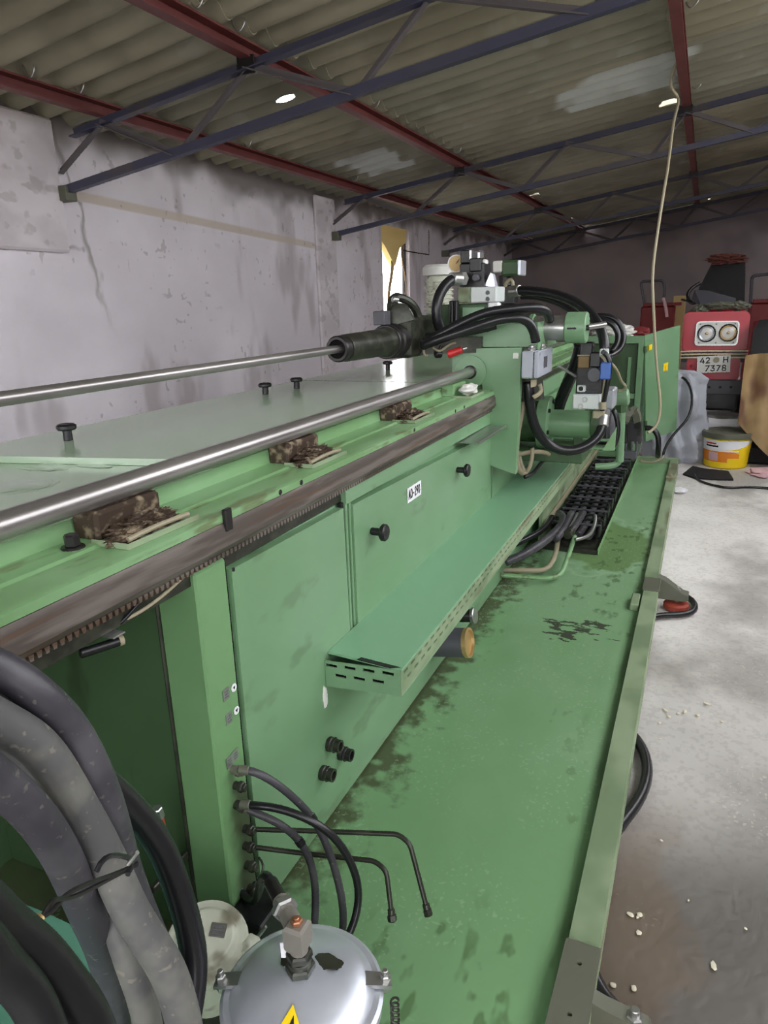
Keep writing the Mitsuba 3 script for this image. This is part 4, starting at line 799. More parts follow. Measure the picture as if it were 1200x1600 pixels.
single('return_pipe', bent([(-0.782, 3.120, 0.155), (-0.586, 3.200, 0.148), (-0.571, 3.320, 0.187), (-0.593, 3.520, 0.228)], .0125, .08, 14), 'cable_beige', 'upper of two bent steel pipes running from under the duct to the chain', 'pipe', smooth=True)
single('return_pipe', bent([(-0.776, 3.050, 0.156), (-0.514, 3.120, 0.145), (-0.505, 3.280, 0.195), (-0.507, 3.480, 0.243)], .0115, .09, 14), 'green_ledge', 'lower pale green bent pipe running from under the duct to the chain', 'pipe', smooth=True)

# ------------------------------------------------------------------ cabinet at the far end
k = CAB = thing('cabinet', 'green steel cabinet with an open door at the far end of the machine', 'cabinet')
cx0, cx1 = -.86, -.405
part(k, 'carcass', [box(cx0, cx1, 5.92, 6.35, .16, 1.09, .004), box(cx0, cx1, 5.86, 5.92, 1.055, 1.11, .003), box(cx1 - .045, cx1, 5.86, 5.92, .16, 1.06, .003)], 'green')
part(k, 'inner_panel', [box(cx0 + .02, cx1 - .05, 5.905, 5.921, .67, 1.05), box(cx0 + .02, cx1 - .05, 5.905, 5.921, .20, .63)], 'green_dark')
part(k, 'cross_rail', box(cx0, cx1 - .045, 5.87, 5.92, .63, .67), 'green'); part(k, 'post', box(cx1 - .115, cx1 - .09, 5.88, 5.92, .2, .95), 'green')
part(k, 'sill', box(cx0, cx1, 5.84, 5.92, .16, .20), 'green')
d0, d1, d2, d3 = (np.array(a) for a in ((-0.406, 5.860, 1.114), (-0.171, 6.120, 1.177), (-0.131, 6.120, 0.354), (-0.342, 5.860, 0.297)))
dn = np.cross(d1 - d0, d3 - d0); dn /= np.linalg.norm(dn); dn = dn if dn[1] < 0 else -dn
part(k, 'door', hull([q + dn * t for q in (d0, d1, d2, d3) for t in (0, -.02)]), 'green', 'open door standing away from the cabinet')
def on_door(u, v, out=.001): return (d0 * (1 - u) + d1 * u) * (1 - v) + (d3 * (1 - u) + d2 * u) * v + dn * out
er = (d1 - d0) / np.linalg.norm(d1 - d0)
c = on_door(.58, .41, .001); st = part(k, 'warning_sticker', slab(c, er, (0, 0, 1), .048, .165, .002), 'yellow', 'upright yellow sticker', smooth=False)
part(st, 'print', [slab(c + np.array([0, 0, o]) + dn * .0021, er, (0, 0, 1), .008, h, .0004) for o, h in ((.035, .05), (-.03, .045))], 'orange', smooth=False)
part(k, 'latch', [slab(on_door(.12, .12, .001), er, (0, 0, 1), .03, .04, .012)], 'yellow', 'yellow latch block', smooth=False)
part(k, 'hinge', [cyl(d0 + (d3 - d0) * t, d0 + (d3 - d0) * (t + .06), .012, n=12) for t in (.1, .8)], 'green_dark')
hose([(-0.339, 5.600, 0.448), (-0.284, 5.600, 0.440), (-0.249, 5.600, 0.398), (-0.235, 5.600, 0.326), (-0.237, 5.700, 0.222)], .020, 'short thick black hose curving out under the cabinet door', 'hose')
hose([(-0.126, 6.300, 0.755), (-0.061, 6.200, 0.690), (-0.035, 6.100, 0.576), (-0.061, 6.000, 0.463), (-0.130, 5.950, 0.367), (-0.186, 5.900, 0.272), (-0.207, 5.880, 0.187)], .010, 'black cable draped over the grey wrapped bundle beside the cabinet door', 'cable', name='cable')
hose([(-0.364, 5.700, 0.174), (-0.293, 5.700, 0.168), (-0.226, 5.720, 0.183), (-0.198, 5.750, 0.214)], .009, 'short pale cable at the far edge of the tray', 'cable', 'cable_beige', name='cable')
k = thing('plastic_sacks', 'crumpled white plastic sheet lying on top of the green cabinet', 'plastic sheet')
part(k, 'sheet', lump((-.66, 6.12, 1.13), (.17, .14, .055), 8, .35, 4, 3.0), 'off_white', smooth=60)
part(k, 'cloth', lump((-.47, 6.18, 1.12), (.08, .10, .045), 9, .3, 3, 3.0), 'red_old', 'dark red cloth', smooth=60)

# ------------------------------------------------------------------ foreground: hoses, filter pot, motor cap
def fh(pts, r, label, mat, n=110):
    e, q = np.array(pts[-1]), np.array(pts[0]); pts = [(-1.30, q[1] - .22, q[2] - .10), tuple(q + [-.22, -.10, .02])] + list(pts) + [tuple(e + [.01, -.015, .45 * (.415 - e[2])]), (e[0] + .015, e[1] - .02, .415)]     # on down to the tank top
    return single('thick_hose', tube(pts, r, 18, n=n), mat, label, 'hose', 'thick hoses in the foreground', smooth=True)
fh([(-0.620, 0.345, 1.115), (-0.600, 0.375, 1.098), (-0.590, 0.403, 1.074), (-0.570, 0.424, 1.037), (-0.560, 0.445, 0.987), (-0.545, 0.452, 0.932), (-0.550, 0.468, 0.853), (-0.560, 0.485, 0.766), (-0.560, 0.505, 0.660), (-0.560, 0.523, 0.558), (-0.560, 0.533, 0.433)], .0185, 'grey rubber hose at the left edge, topmost of the foreground bundle', 'hose_grey')
fh([(-0.580, 0.325, 1.096), (-0.565, 0.375, 1.039), (-0.555, 0.400, 1.000), (-0.545, 0.418, 0.937), (-0.535, 0.439, 0.842), (-0.510, 0.440, 0.773), (-0.485, 0.448, 0.709), (-0.470, 0.448, 0.656), (-0.460, 0.443, 0.580)], .0195, 'dusty grey hose in the foreground bundle, second from the top at the left edge', 'hose_dusty')
fh([(-0.550, 0.299, 1.070), (-0.540, 0.347, 1.000), (-0.535, 0.367, 0.956), (-0.540, 0.392, 0.884), (-0.560, 0.422, 0.783), (-0.600, 0.465, 0.656), (-0.630, 0.490, 0.541), (-0.650, 0.499, 0.417)], .0185, 'dark grey hose in the foreground bundle, third from the top at the left edge', 'hose_grey')
fh([(-0.660, 0.359, 1.063), (-0.660, 0.431, 1.016), (-0.640, 0.476, 0.959), (-0.625, 0.497, 0.902), (-0.615, 0.518, 0.858), (-0.610, 0.546, 0.805), (-0.600, 0.576, 0.725), (-0.585, 0.586, 0.635), (-0.570, 0.581, 0.557), (-0.560, 0.559, 0.507), (-0.550, 0.518, 0.457)], .0185, 'clean black hose curving alone to the right of the foreground bundle', 'rubber')
fh([(-0.440, 0.230, 1.032), (-0.435, 0.258, 0.972), (-0.430, 0.276, 0.928), (-0.420, 0.288, 0.882), (-0.410, 0.297, 0.821)], .0180, 'shiny black hose crossing the lower left corner above the teal plate', 'black')
fh([(-0.420, 0.217, 1.019), (-0.415, 0.240, 0.962), (-0.410, 0.249, 0.929), (-0.400, 0.252, 0.882)], .0150, 'shiny black hose nearest the lower left corner', 'black')
fh([(-0.610, 0.339, 1.069), (-0.605, 0.400, 1.002), (-0.600, 0.431, 0.949), (-0.595, 0.454, 0.877), (-0.590, 0.470, 0.791), (-0.580, 0.469, 0.745), (-0.560, 0.460, 0.715), (-0.540, 0.452, 0.675), (-0.530, 0.451, 0.633), (-0.520, 0.444, 0.557)], .0165, 'dusty pale hose between the two grey hoses at the bottom of the bundle', 'hose_dusty')
k = thing('tie_wire', 'twisted steel wire tying the foreground hoses together', 'wire')
part(k, 'strand', tube([(-0.490, 0.439, 0.850), (-0.485, 0.390, 0.876), (-0.470, 0.337, 0.909), (-0.465, 0.323, 0.912), (-0.460, 0.300, 0.923), (-0.450, 0.270, 0.940)], .0022, 8, n=60), 'steel_dark')
part(k, 'strand', tube([(-0.490, 0.437, 0.848), (-0.485, 0.388, 0.872), (-0.470, 0.338, 0.906), (-0.462, 0.318, 0.923), (-0.462, 0.308, 0.918), (-0.460, 0.299, 0.921)], .0022, 8, n=60), 'steel_dark')
part(k, 'loop', tube([(-0.475, 0.377, 0.899), (-0.475, 0.389, 0.904), (-0.482, 0.414, 0.883), (-0.490, 0.432, 0.857), (-0.485, 0.420, 0.854)], .0026, 8), 'rubber')
part(k, 'twist_end', tube([(-0.480, 0.418, 0.870), (-0.475, 0.421, 0.877), (-0.470, 0.423, 0.884)], .0022, 8), 'zinc')
part(k, 'twist_end', tube([(-0.455, 0.295, 0.927), (-0.450, 0.296, 0.933), (-0.447, 0.296, 0.931)], .004, 8), 'brass', 'yellowish knot')
sh = [(-1.131, 0.619, 0.420), (-1.050, 0.633, 0.420), (-0.944, 0.635, 0.420), (-0.825, 0.633, 0.420), (-0.642, 0.529, 0.420), (-0.497, 0.369, 0.420), (-0.779, 0.251, 0.420)]
k = thing('oil_tank', 'teal green oil tank top in the lower left corner under the hoses', 'tank')
part(k, 'tank_top', prism([(p[0], p[1]) for p in sh], 'z', .40, .42), 'teal'); part(k, 'tank_side', prism(Polygon([(p[0], p[1]) for p in sh]).buffer(-.015), 'z', .12, .40), 'teal')
k = thing('motor_cap', 'dirty cream round motor cap with a small plate, beside the steel pot', 'motor cap')
mc = np.array((-0.656, 0.702, 0.420)); d = np.array([.25, -.25, 1.0]); d /= np.linalg.norm(d)
part(k, 'cap', lathe([(0, .0), (.040, .0), (.046, -.003), (.050, -.010), (.052, -.012), (.064, -.014), (.068, -.022), (.068, -.055), (.060, -.06), (.060, -.16), (0, -.16)], mc, d, 40), 'beige', smooth=40)
r1 = np.cross(d, [0, 0, 1.0]); r1 = np.array([.94, .33, 0]); r1 -= d * np.dot(r1, d); r1 /= np.linalg.norm(r1); u1 = np.cross(d, r1)
q = part(k, 'name_plate', slab(mc + .017 * r1 + .010 * u1 + d * .0002, r1, u1, .026, .022, .0016), 'zinc', 'small embossed plate', smooth=False)
part(q, 'marking', [slab(mc + .017 * r1 + (.010 + o) * u1 + d * .0018, r1, u1, .017, .003, .0003) for o in (.005, -.001, -.007)], 'ink_grey', smooth=False)
part(k, 'stand', cyl((mc[0] - .03, mc[1] + .03, .12), (mc[0] - .03, mc[1] + .03, mc[2] - .13), .04, n=20), 'oily')
part(k, 'ear', lump(mc + r1 * .070 - d * .03, (.018, .022, .02), 4, .25, 3), 'beige', smooth=60)

k = POT = thing('filter_pot', 'round steel filter pot with a domed lid, pipe elbow and yellow warning sticker', 'filter pot')
pc = np.array((-0.436, 0.640, 0.475)); R0 = .112
part(k, 'body', lathe([(0, -.34), (R0 - .015, -.34), (R0 - .008, -.33), (R0 - .008, -.03), (R0, -.028), (R0, -.010), (0, -.010)], pc, (0, 0, 1), 56), 'alu')
part(k, 'lid', lathe([(R0 + .002, -.010), (R0 + .003, -.004), (R0 - .002, .0), (R0 - .010, .001), (R0 - .012, .004), (R0 - .025, .016), (R0 - .05, .028), (R0 - .08, .035), (.015, .038), (0, .038)], pc, (0, 0, 1), 64), 'alu', 'domed metal lid')
part(k, 'grime', [lump(pc + [.028, .028, .0352], (.020, .012, .0014), 61, .5, 3), lump(pc + [-.026, .012, .0362], (.010, .014, .0012), 62, .5, 3)], 'oily', 'patch of dark grime', smooth=60)
top = pc + [0, 0, .037]
part(k, 'nut', [hexnut(top, top + [0, 0, .014], .021), cyl(top + [0, 0, .012], top + [0, 0, .022], .017, n=20), hexnut(top + [0, 0, .022], top + [0, 0, .036], .0185)], 'oily', 'hexagonal base nut')
part(k, 'neck', cyl(top + [0, 0, .030], top + [0, 0, .055], .013, n=20), 'cast_grey')
el = top + [0, 0, .068]; pd = np.array([-.80, .60, -.02]); pd /= np.linalg.norm(pd)
part(k, 'elbow', [hull([el + [x * r, y * r, z] for x in (-1, 1) for y in (-1, 1) for r, z in ((.011, -.030), (.0145, -.022), (.0145, .010), (.011, .015))]), cyl(el - pd * .004, el + pd * .034, .0135, n=18)], 'cast_grey', 'cast elbow block')
part(k, 'plug', [hexnut(el + [0, 0, .014], el + [0, 0, .022], .0085), cyl(el + [0, 0, .021], el + [0, 0, .025], .004, n=10)], 'copper', 'coppery plug')
part(k, 'side_pipe', cyl(el + pd * .012, el + pd * .065, .0125, n=18), 'cast_grey'); part(k, 'union_nut', hexnut(el + pd * .040, el + pd * .055, .019), 'zinc')
part(k, 'pipe_end', cyl(el + pd * .063, el + pd * .105, .0105, n=16), 'steel_dark')
part(k, 'bright_tab', slab(el + [-.020, -.004, -.035], (.9, .35, 0), (0, 0, 1), .012, .026, .002), 'white', 'bright tag', smooth=False)
for i, an in enumerate((math.radians(28), math.radians(197), math.radians(285))):
    e = np.array([math.cos(an), math.sin(an), 0]); t = np.array([-e[1], e[0], 0]); b = pc + e * (R0 + .002)
    q = part(k, 'clamp', hull([b + e * x + t * y + [0, 0, z] for x in (-.034, .012) for y in (-.011, .011) for z in (.000 if x > 0 else .008, .006 if x > 0 else .015)]), 'zinc', 'lid clamp')
    part(q, 'bolt', [hexnut(b + e * .004 + [0, 0, .004], b + e * .004 + [0, 0, .016], .0075), cyl(b + e * .004 + [0, 0, .012], b + e * .004 + [0, 0, .024], .0042, n=10), hexnut(b + e * .004 + [0, 0, -.012], b + e * .004 + [0, 0, -.002], .0075)], 'zinc')
e = np.array([math.cos(.36), math.sin(.36), 0]); b = pc + e * (R0 + .018)
part(k, 'spring', tube([b + [.0055 * math.cos(a), .0055 * math.sin(a), -.012 - .0015 * a] for a in np.linspace(0, 2 * math.pi * 7, 110)], .0017, 6, False), 'oily', 'dark rusty coil spring')
part(k, 'chain', [tube([b + [0, 0, -.085 - .012 * i] + np.array([.004 * math.cos(a) * (i % 2), .004 * math.cos(a) * ((i + 1) % 2), .008 * math.sin(a)]) for a in np.linspace(0, 2 * math.pi, 10)], .0013, 5, False) for i in range(5)], 'oily', 'small chain')
def on_lid(r, a):   # point on the dome
    prof = [(.015, .038), (R0 - .08, .035), (R0 - .05, .028), (R0 - .025, .016), (R0 - .012, .004)]
    z = np.interp(r, [x for x, _ in prof], [y for _, y in prof]); return pc + np.array([r * math.cos(a), r * math.sin(a), z])
s0 = np.array((-0.396, 0.600, 0.500)); er_, eu_ = np.array([.88, .33, -.10]), np.array([-.25, .75, .5]); er_ /= np.linalg.norm(er_); eu_ -= er_ * np.dot(er_, eu_); eu_ /= np.linalg.norm(eu_); en_ = np.cross(er_, eu_)
a_ = -1.25; b0 = on_lid(.070, a_); nn = np.cross(on_lid(.074, a_) - on_lid(.066, a_), on_lid(.07, a_ + .05) - on_lid(.07, a_ - .05)); nn /= np.linalg.norm(nn); nn *= np.sign(nn[2])
ur = -np.array([math.cos(a_), math.sin(a_), 0]); ur -= nn * np.dot(ur, nn); ur /= np.linalg.norm(ur); rr = np.cross(ur, nn)
tri = [b0 + nn * .0006 + x * rr + y * ur for x, y in ((-.022, -.016), (.022, -.016), (0, .024))]
q = part(k, 'warning_sticker', hull([p + nn * t for p in tri for t in (0, .0012)]), 'yellow', 'yellow warning triangle', smooth=False)
part(q, 'symbol', [hull([b0 + nn * (.0020 + t) + x * rr + y * ur for x, y in ((-.002, -.002), (.003, .012), (.005, .001), (-.001, .001)) for t in (0, .0006)]), hull([b0 + nn * (.0020 + t) + x * rr + y * ur for x, y in ((-.004, .002), (.002, .001), (-.001, -.011)) for t in (0, .0006)])], 'ink', 'black lightning mark', smooth=False)
hose([el + pd * .10, el + pd * .13 + np.array([0, 0, -.01]), np.array((-0.720, 0.910, 0.270)), np.array((-0.790, 0.956, 0.239))], .0075, 'dark hose from the pot elbow back to the oily corner post', 'hose', 'rubber', name='hose')

# ports on the corner post with their hoses and pipes
k = thing('port_block', 'column of oily ports at the foot of the corner post', 'ports')
for i, (p, r) in enumerate((((-0.775, 0.964, 0.523), .0085), ((-0.775, 0.967, 0.484), .0085), ((-0.775, 0.964, 0.440), .0095), ((-0.775, 0.983, 0.367), .0085), ((-0.775, 0.977, 0.329), .0085), ((-0.775, 0.977, 0.280), .009), ((-0.775, 0.977, 0.216), .012))):
    q = part(k, 'port', [cyl(np.array(p) - [.01, 0, 0], np.array(p) + [.022, 0, 0], r, n=14), hexnut(np.array(p) + [.004, 0, 0], np.array(p) + [.016, 0, 0], r * 1.35)], 'oily' if i > 0 else 'plate_grey')
S1 = [(-0.760, 0.959, 0.531), (-0.720, 0.973, 0.521), (-0.680, 0.998, 0.475), (-0.640, 1.022, 0.407), (-0.610, 1.023, 0.349), (-0.585, 1.016, 0.280), (-0.570, 1.005, 0.210), (-0.565, 0.982, 0.162), (-0.560, 0.931, 0.118)]
S2 = [(-0.760, 0.954, 0.454), (-0.720, 0.960, 0.458), (-0.680, 0.971, 0.454), (-0.620, 0.989, 0.430), (-0.575, 1.007, 0.382), (-0.545, 1.014, 0.316), (-0.535, 1.009, 0.260), (-0.535, 0.985, 0.219), (-0.540, 0.942, 0.197), (-0.550, 0.889, 0.153)]
S3 = [(-0.762, 0.964, 0.441), (-0.735, 0.967, 0.431), (-0.690, 0.981, 0.407), (-0.655, 0.998, 0.359), (-0.635, 1.001, 0.306), (-0.625, 0.992, 0.242), (-0.620, 0.967, 0.175), (-0.620, 0.931, 0.091)]
for pts, lab in ((S1, 'black hose from the topmost port of the corner post, arching down behind the steel pot'), (S2, 'black hose from the second port, bulging farthest right in front of the bed foot'), (S3, 'black hose from the second port, nearest the corner post with a clip on its bend')):
    k = thing('thin_hose', lab, 'hose', 'hoses from the corner post'); part(k, 'jacket', tube(pts, .0078, 14), 'hose_grey' if pts is not S2 else 'rubber', smooth=True)
    i = 1 if pts is S1 else 2; p = spline(pts, 60); j = 3; d = p[j + 1] - p[j]; d /= np.linalg.norm(d); part(k, 'ferrule', cyl(p[0], p[j], .0095, n=14), 'plate_grey', 'steel ferrule')
    if pts is not S2: j = 22; d = p[j + 1] - p[j]; d /= np.linalg.norm(d); part(k, 'clip', [cyl(p[j] - d * .008, p[j] + d * .008, .0095, n=14), box(p[j][0] - .004, p[j][0] + .004, p[j][1] - .004, p[j][1] + .004, p[j][2] + .006, p[j][2] + .013)], 'black')
for pts, lab in (([(-0.765, 0.985, 0.368), (-0.669, 1.047, 0.345), (-0.488, 1.109, 0.345), (-0.460, 1.104, 0.335), (-0.409, 1.064, 0.225)], 'bent thin steel pipe with a cap nut, the upper and longer of the two'), ([(-0.765, 0.979, 0.329), (-0.661, 1.028, 0.305), (-0.522, 1.063, 0.305), (-0.494, 1.058, 0.295), (-0.470, 1.025, 0.225)], 'bent thin steel pipe with a cap nut, the lower and shorter of the two')):
    k = thing('steel_pipe', lab, 'pipe', 'two capped pipes'); pts = [np.array(p) for p in pts]
    part(k, 'tube', bent(pts, .0052, .03, 12), 'oily', smooth=True); d = pts[-1] - pts[-2]; d /= np.linalg.norm(d)
    part(k, 'cap_nut', [cyl(pts[-1] - d * .010, pts[-1] + d * .002, .0075, n=14), hexnut(pts[-1], pts[-1] + d * .014, .0095)], 'oily', 'cap nut')
k = thing('angle_bracket', 'bent metal bracket lying behind the steel pot at the foot of the post', 'bracket')
part(k, 'strip', hull([(-0.740, 0.971, 0.252), (-0.740, 0.981, 0.256), (-0.660, 0.969, 0.223), (-0.660, 0.959, 0.220), np.array((-0.740, 0.979, 0.244)) - [0, 0, .006], np.array((-0.660, 0.964, 0.218)) - [0, 0, .006]]), 'plate_grey')
part(k, 'wire', tube([(-0.750, 0.983, 0.303), (-0.740, 0.979, 0.280), (-0.740, 0.959, 0.271), (-0.745, 0.946, 0.260), (-0.740, 0.948, 0.240)], .0025, 8), 'oily'); part(k, 'box', box(-.785, -.70, .90, 1.00, .13, .22, .004), 'black')
part(k, 'rod', cyl((-0.700, 0.868, 0.211), (-0.680, 0.893, 0.241), .004, n=10), 'zinc')

# ------------------------------------------------------------------ far right: tractor, bucket, sheets
k = TR = thing('tractor', 'old red tractor with two round headlamps and a number plate, facing the camera', 'tractor')
ty = 7.2
hx0, hx1, hz0, hz1 = (-0.177, 7.200, 1.238)[0], (0.366, 7.200, 1.227)[0], (0.124, 7.200, 0.913)[2], (0.092, 7.200, 1.249)[2]
def rrect(x0, x1, z0, z1, r): return sbox(x0 + r, z0 + r, x1 - r, z1 - r).buffer(r, 8)
hood = rrect(hx0, hx1, hz0 - .02, hz1, .05)
part(k, 'hood', [prism(hood, 'y', ty, ty + 1.3), prism(rrect(hx0 + .012, hx1 - .012, hz0 - .01, hz1 - .012, .045), 'y', ty - .012, ty)], 'red_hood', 'red bonnet')
lx0, lz0, lx1, lz1 = (-0.061, 7.180, 0.960)[0], (-0.061, 7.180, 0.960)[2], (0.281, 7.180, 1.163)[0], (0.281, 7.180, 1.163)[2]
bez = part(k, 'lamp_panel', prism(rrect(lx0, lx1, lz0, lz1, .03), 'y', ty - .030, ty - .010), 'off_white', 'pale headlamp panel')
part(bez, 'panel_rim', prism(rrect(lx0 - .006, lx1 + .006, lz0 - .006, lz1 + .006, .034).difference(rrect(lx0 + .006, lx1 - .006, lz0 + .006, lz1 - .006, .028)), 'y', ty - .036, ty - .012), 'zinc')
for px in (1104, 1138):
    c = np.array({1104: (0.026, 7.170, 1.062), 1138: (0.203, 7.170, 1.066)}[px]) + [0, -.012, 0]
    q = part(k, 'headlamp', lathe([(0, .02), (.030, .016), (.055, .002), (.066, -.008), (.074, -.010), (.078, -.002), (.078, .018), (0, .022)], c + [0, .012, 0], (0, 1, 0), 36), 'steel_dark', 'round headlamp')
    part(q, 'reflector', lathe([(.066, -.002), (.055, .006), (.03, .011), (0, .013)], c + [0, .005, 0], (0, 1, 0), 36), 'alu' if px == 1104 else 'tan')
    part(q, 'lens', lathe([(0, -.016), (.03, -.0135), (.055, -.0075), (.066, -.002), (.066, .001), (.055, -.0045), (.03, -.0105), (0, -.013)], c + [0, .003, 0], (0, 1, 0), 36), 'lamp_glass')
    part(q, 'bulb', trimesh.creation.icosphere(2, .014).apply_translation(c + [.0, .012, 0]), 'brass')
for (x, z) in ((lx0 + .03, lz0 + .02), (lx1 - .03, lz0 + .02), (lx0 + .03, lz1 - .02), (lx1 - .03, lz1 - .02), ((lx0 + lx1) / 2, lz0 + .02), ((lx0 + lx1) / 2 - .01, lz1 - .02)): part(bez, 'screw', cyl((x, ty - .036, z), (x, ty - .028, z), .006, n=8), 'ink_grey')
for pz in (549, 554, 559):
    z = {549: (0.125, 7.180, 0.903)[2], 554: (0.128, 7.180, 0.875)[2], 559: (0.131, 7.180, 0.846)[2]}[pz]; part(k, 'grille_bar', tube([(hx0 + .0, ty - .005, z - .006), (hx0 + .05, ty - .025, z), (hx1 - .05, ty - .025, z + .004), (hx1 + .005, ty - .005, z + .002)], .008, 8), 'cream', 'cream trim bar')
part(k, 'grille_back', box(hx0 + .01, hx1 - .01, ty, ty + .6, (0.135, 7.200, 0.805)[2], hz0 + .01), 'black')
part(k, 'lower_nose', prism(rrect(hx0 + .06, hx1 - .04, (0.150, 7.200, 0.644)[2], (0.130, 7.200, 0.851)[2], .03), 'y', ty - .01, ty + .9), 'red_hood', 'lower red nose')
part(k, 'side_bracket', lump((-0.072, 7.250, 0.765), (.05, .06, .06), 3, .3, 3), 'red_old', smooth=60)
ppx, ppw = np.array((0.109, 7.160, 0.791)), .275
tr_, tu_ = np.array([.995, 0, .045]), np.array([-.045, 0, 1.0])
q = part(k, 'number_plate', slab(ppx, tr_, tu_, .275, .150, .004), 'off_white', 'white number plate in two lines')
f_ = ppx + np.array([0, -.0045, 0])
part(q, 'plate_digits', [text_on('42', .052, f_ - tr_ * .078 + tu_ * .036, tr_, tu_, bold=True), text_on('H', .050, f_ + tr_ * .092 + tu_ * .036, tr_, tu_, bold=True), text_on('7378', .052, f_ + tr_ * .012 - tu_ * .036, tr_, tu_, bold=True)], 'ink', 'black digits 42 H over 7378')
part(q, 'worn_patch', lathe([(0, 0), (.026, 0)], f_ + tr_ * .02 + tu_ * .036, (0, -1, 0), 18), 'cable_beige')
part(k, 'bumper', [box((0.016, 7.120, 0.644)[0], (0.372, 7.120, 0.650)[0], 7.12, 7.2, (0.161, 7.120, 0.525)[2], (0.148, 7.120, 0.652)[2], .006)], 'dark_grey', 'grey front bar with holes')
for p in ((0.091, 7.120, 0.588), (0.181, 7.120, 0.589), (0.270, 7.120, 0.591)): part(k, 'bar_hole', cyl(np.array(p) + [0, -.001, 0], np.array(p) + [0, .004, 0], .012, n=12), 'ink')
part(k, 'front_axle', [box(hx0 + .02, hx1 - .02, 7.3, 8.2, .35, (0.156, 7.300, 0.598)[2], .02)], 'black'); 
for x in (hx0 - .02, hx1 + .03):
    part(k, 'front_wheel', lathe([(.10, -.07), (.22, -.08), (.28, -.06), (.30, -.02), (.30, .02), (.28, .06), (.22, .08), (.10, .07), (.10, -.07)], (x, 7.75, .30), (1, 0, 0), 32), 'black')
part(k, 'seat_back', hull([(-0.114, 8.300, 1.391), (0.014, 8.500, 1.706), (0.330, 8.500, 1.716), (0.364, 8.300, 1.201), np.array((-0.114, 8.300, 1.391)) + [0, .12, 0], np.array((0.330, 8.500, 1.716)) + [0, .12, 0], np.array((0.364, 8.300, 1.201)) + [0, .12, 0], np.array((0.014, 8.500, 1.706)) + [0, .12, 0]]), 'black_matt', 'black fender and seat back')
part(k, 'seat_pad', hull([(-0.134, 7.600, 1.346), (-0.116, 7.700, 1.445), (0.008, 7.700, 1.435), (0.249, 7.600, 1.358), (0.250, 7.500, 1.319), (-0.039, 7.400, 1.299), np.array((-0.116, 7.700, 1.445)) + [0, .1, 0], np.array((0.251, 7.600, 1.335)) + [0, .1, 0]]), 'dark_grey', 'grey flat pad on the bonnet')
part(k, 'steering_wheel', tube([(-0.081, 8.200, 1.509), (-0.143, 8.150, 1.467), (-0.179, 8.100, 1.406), (-0.160, 8.050, 1.343), (-0.104, 8.000, 1.324)], .018, 8), 'black')
part(k, 'lever', cyl((-0.229, 7.700, 1.360), (-0.136, 7.700, 1.339), .010, n=8), 'black')
single('rag', lump((0.150, 8.500, 1.743), (.17, .08, .05), 14, .7, 4, 4.0), 'rust_brown', 'brownish red rag on top of the black tractor fender', 'rag', smooth=60)
single('dusty_cloth', [lump(np.array((-0.051, 7.320, 1.256)) , (.07, .08, .05), 15, .5, 4, 3.0), lump((0.116, 7.320, 1.296), (.13, .08, .035), 16, .5, 4, 3.0), lump((0.274, 7.350, 1.292), (.09, .07, .04), 17, .4, 4, 3.0)], 'plate_grey', 'grey green cloth crumpled along the top of the red tractor bonnet', 'cloth', smooth=60)

bx, by = (0.266, 6.371, 0.000)[0], 6.38 + .16
k = thing('paint_bucket', 'yellow and white paint bucket with a grimy lid, before the tractor', 'bucket')
part(k, 'body', lathe([(0, 0), (.160, 0), (.168, .008), (.187, .268), (.182, .268), (.18, .26), (0, .26)], (bx, by, 0), (0, 0, 1), 48), 'yellow', 'yellow printed side')
part(k, 'lid', lathe([(.189, .245), (.200, .247), (.202, .285), (.198, .294), (.185, .297), (.175, .288), (0, .288)], (bx, by, 0), (0, 0, 1), 48), 'plate_grey', 'grimy greenish lid')
def wrap(z0, z1, a0, a1, mat, lab, top=None, out=.0016):
    """A printed band on the bucket's side between two heights and angles (-90 degrees faces the camera)."""
    n = 24; aa = np.radians(np.linspace(a0, a1, n)); rad = lambda z: .168 + (.190 - .168) * (z - .008) / .292 + out
    lo = [(bx + rad(z0(t) if callable(z0) else z0) * math.cos(a), by + rad(.1) * math.sin(a) + (rad(z0(t) if callable(z0) else z0) - rad(.1)) * math.sin(a), z0(t) if callable(z0) else z0) for t, a in zip(np.linspace(0, 1, n), aa)]
    hi = [(bx + rad(z1(t) if callable(z1) else z1) * math.cos(a), by + rad(z1(t) if callable(z1) else z1) * math.sin(a), z1(t) if callable(z1) else z1) for t, a in zip(np.linspace(0, 1, n), aa)]
    f = [(i, i + 1, n + i + 1, n + i) for i in range(n - 1)]
    return part('paint_bucket__body', 'print', (np.array(lo + hi), np.array(f)), mat, lab, smooth=True)
wrap(.155, .235, -178, -8, 'white', 'white band with a red and black brand mark', out=.0012)
wrap(lambda t: .155, lambda t: .156 + .075 * t ** 2, -110, -8, 'yellow', None, out=.0022)
wrap(.055, .15, -178, -88, 'orange', 'orange field')
wrap(lambda t: .09, lambda t: .15 - .03 * t ** 2, -88, -58, 'orange', None)
wrap(.065, .135, -140, -112, 'pink', None, out=.0024)
wrap(lambda t: .146, lambda t: .155, -178, -60, 'white', None, out=.0024)
wrap(.202, .214, -150, -118, 'red', None, out=.0024); wrap(.180, .193, -150, -112, 'ink', None, out=.0024)
k = thing('white_carton', 'white carton and a flat pan standing behind the paint bucket', 'box')
w0 = np.array((0.235, 6.820, 0.296))
part(k, 'carton', box(w0[0] - .13, w0[0] + .13, 6.82, 7.0, .0, w0[2] + .055, .005), 'white'); part(k, 'pan', [cyl((w0[0] - .02, 6.92, w0[2] + .055), (w0[0] - .02, 6.92, w0[2] + .085), .12, .14, 30)], 'zinc')
part(k, 'print', text_on('- - -', .012, (w0[0], 6.8195, w0[2] + .012), RIGHT, UP), 'ink_grey')
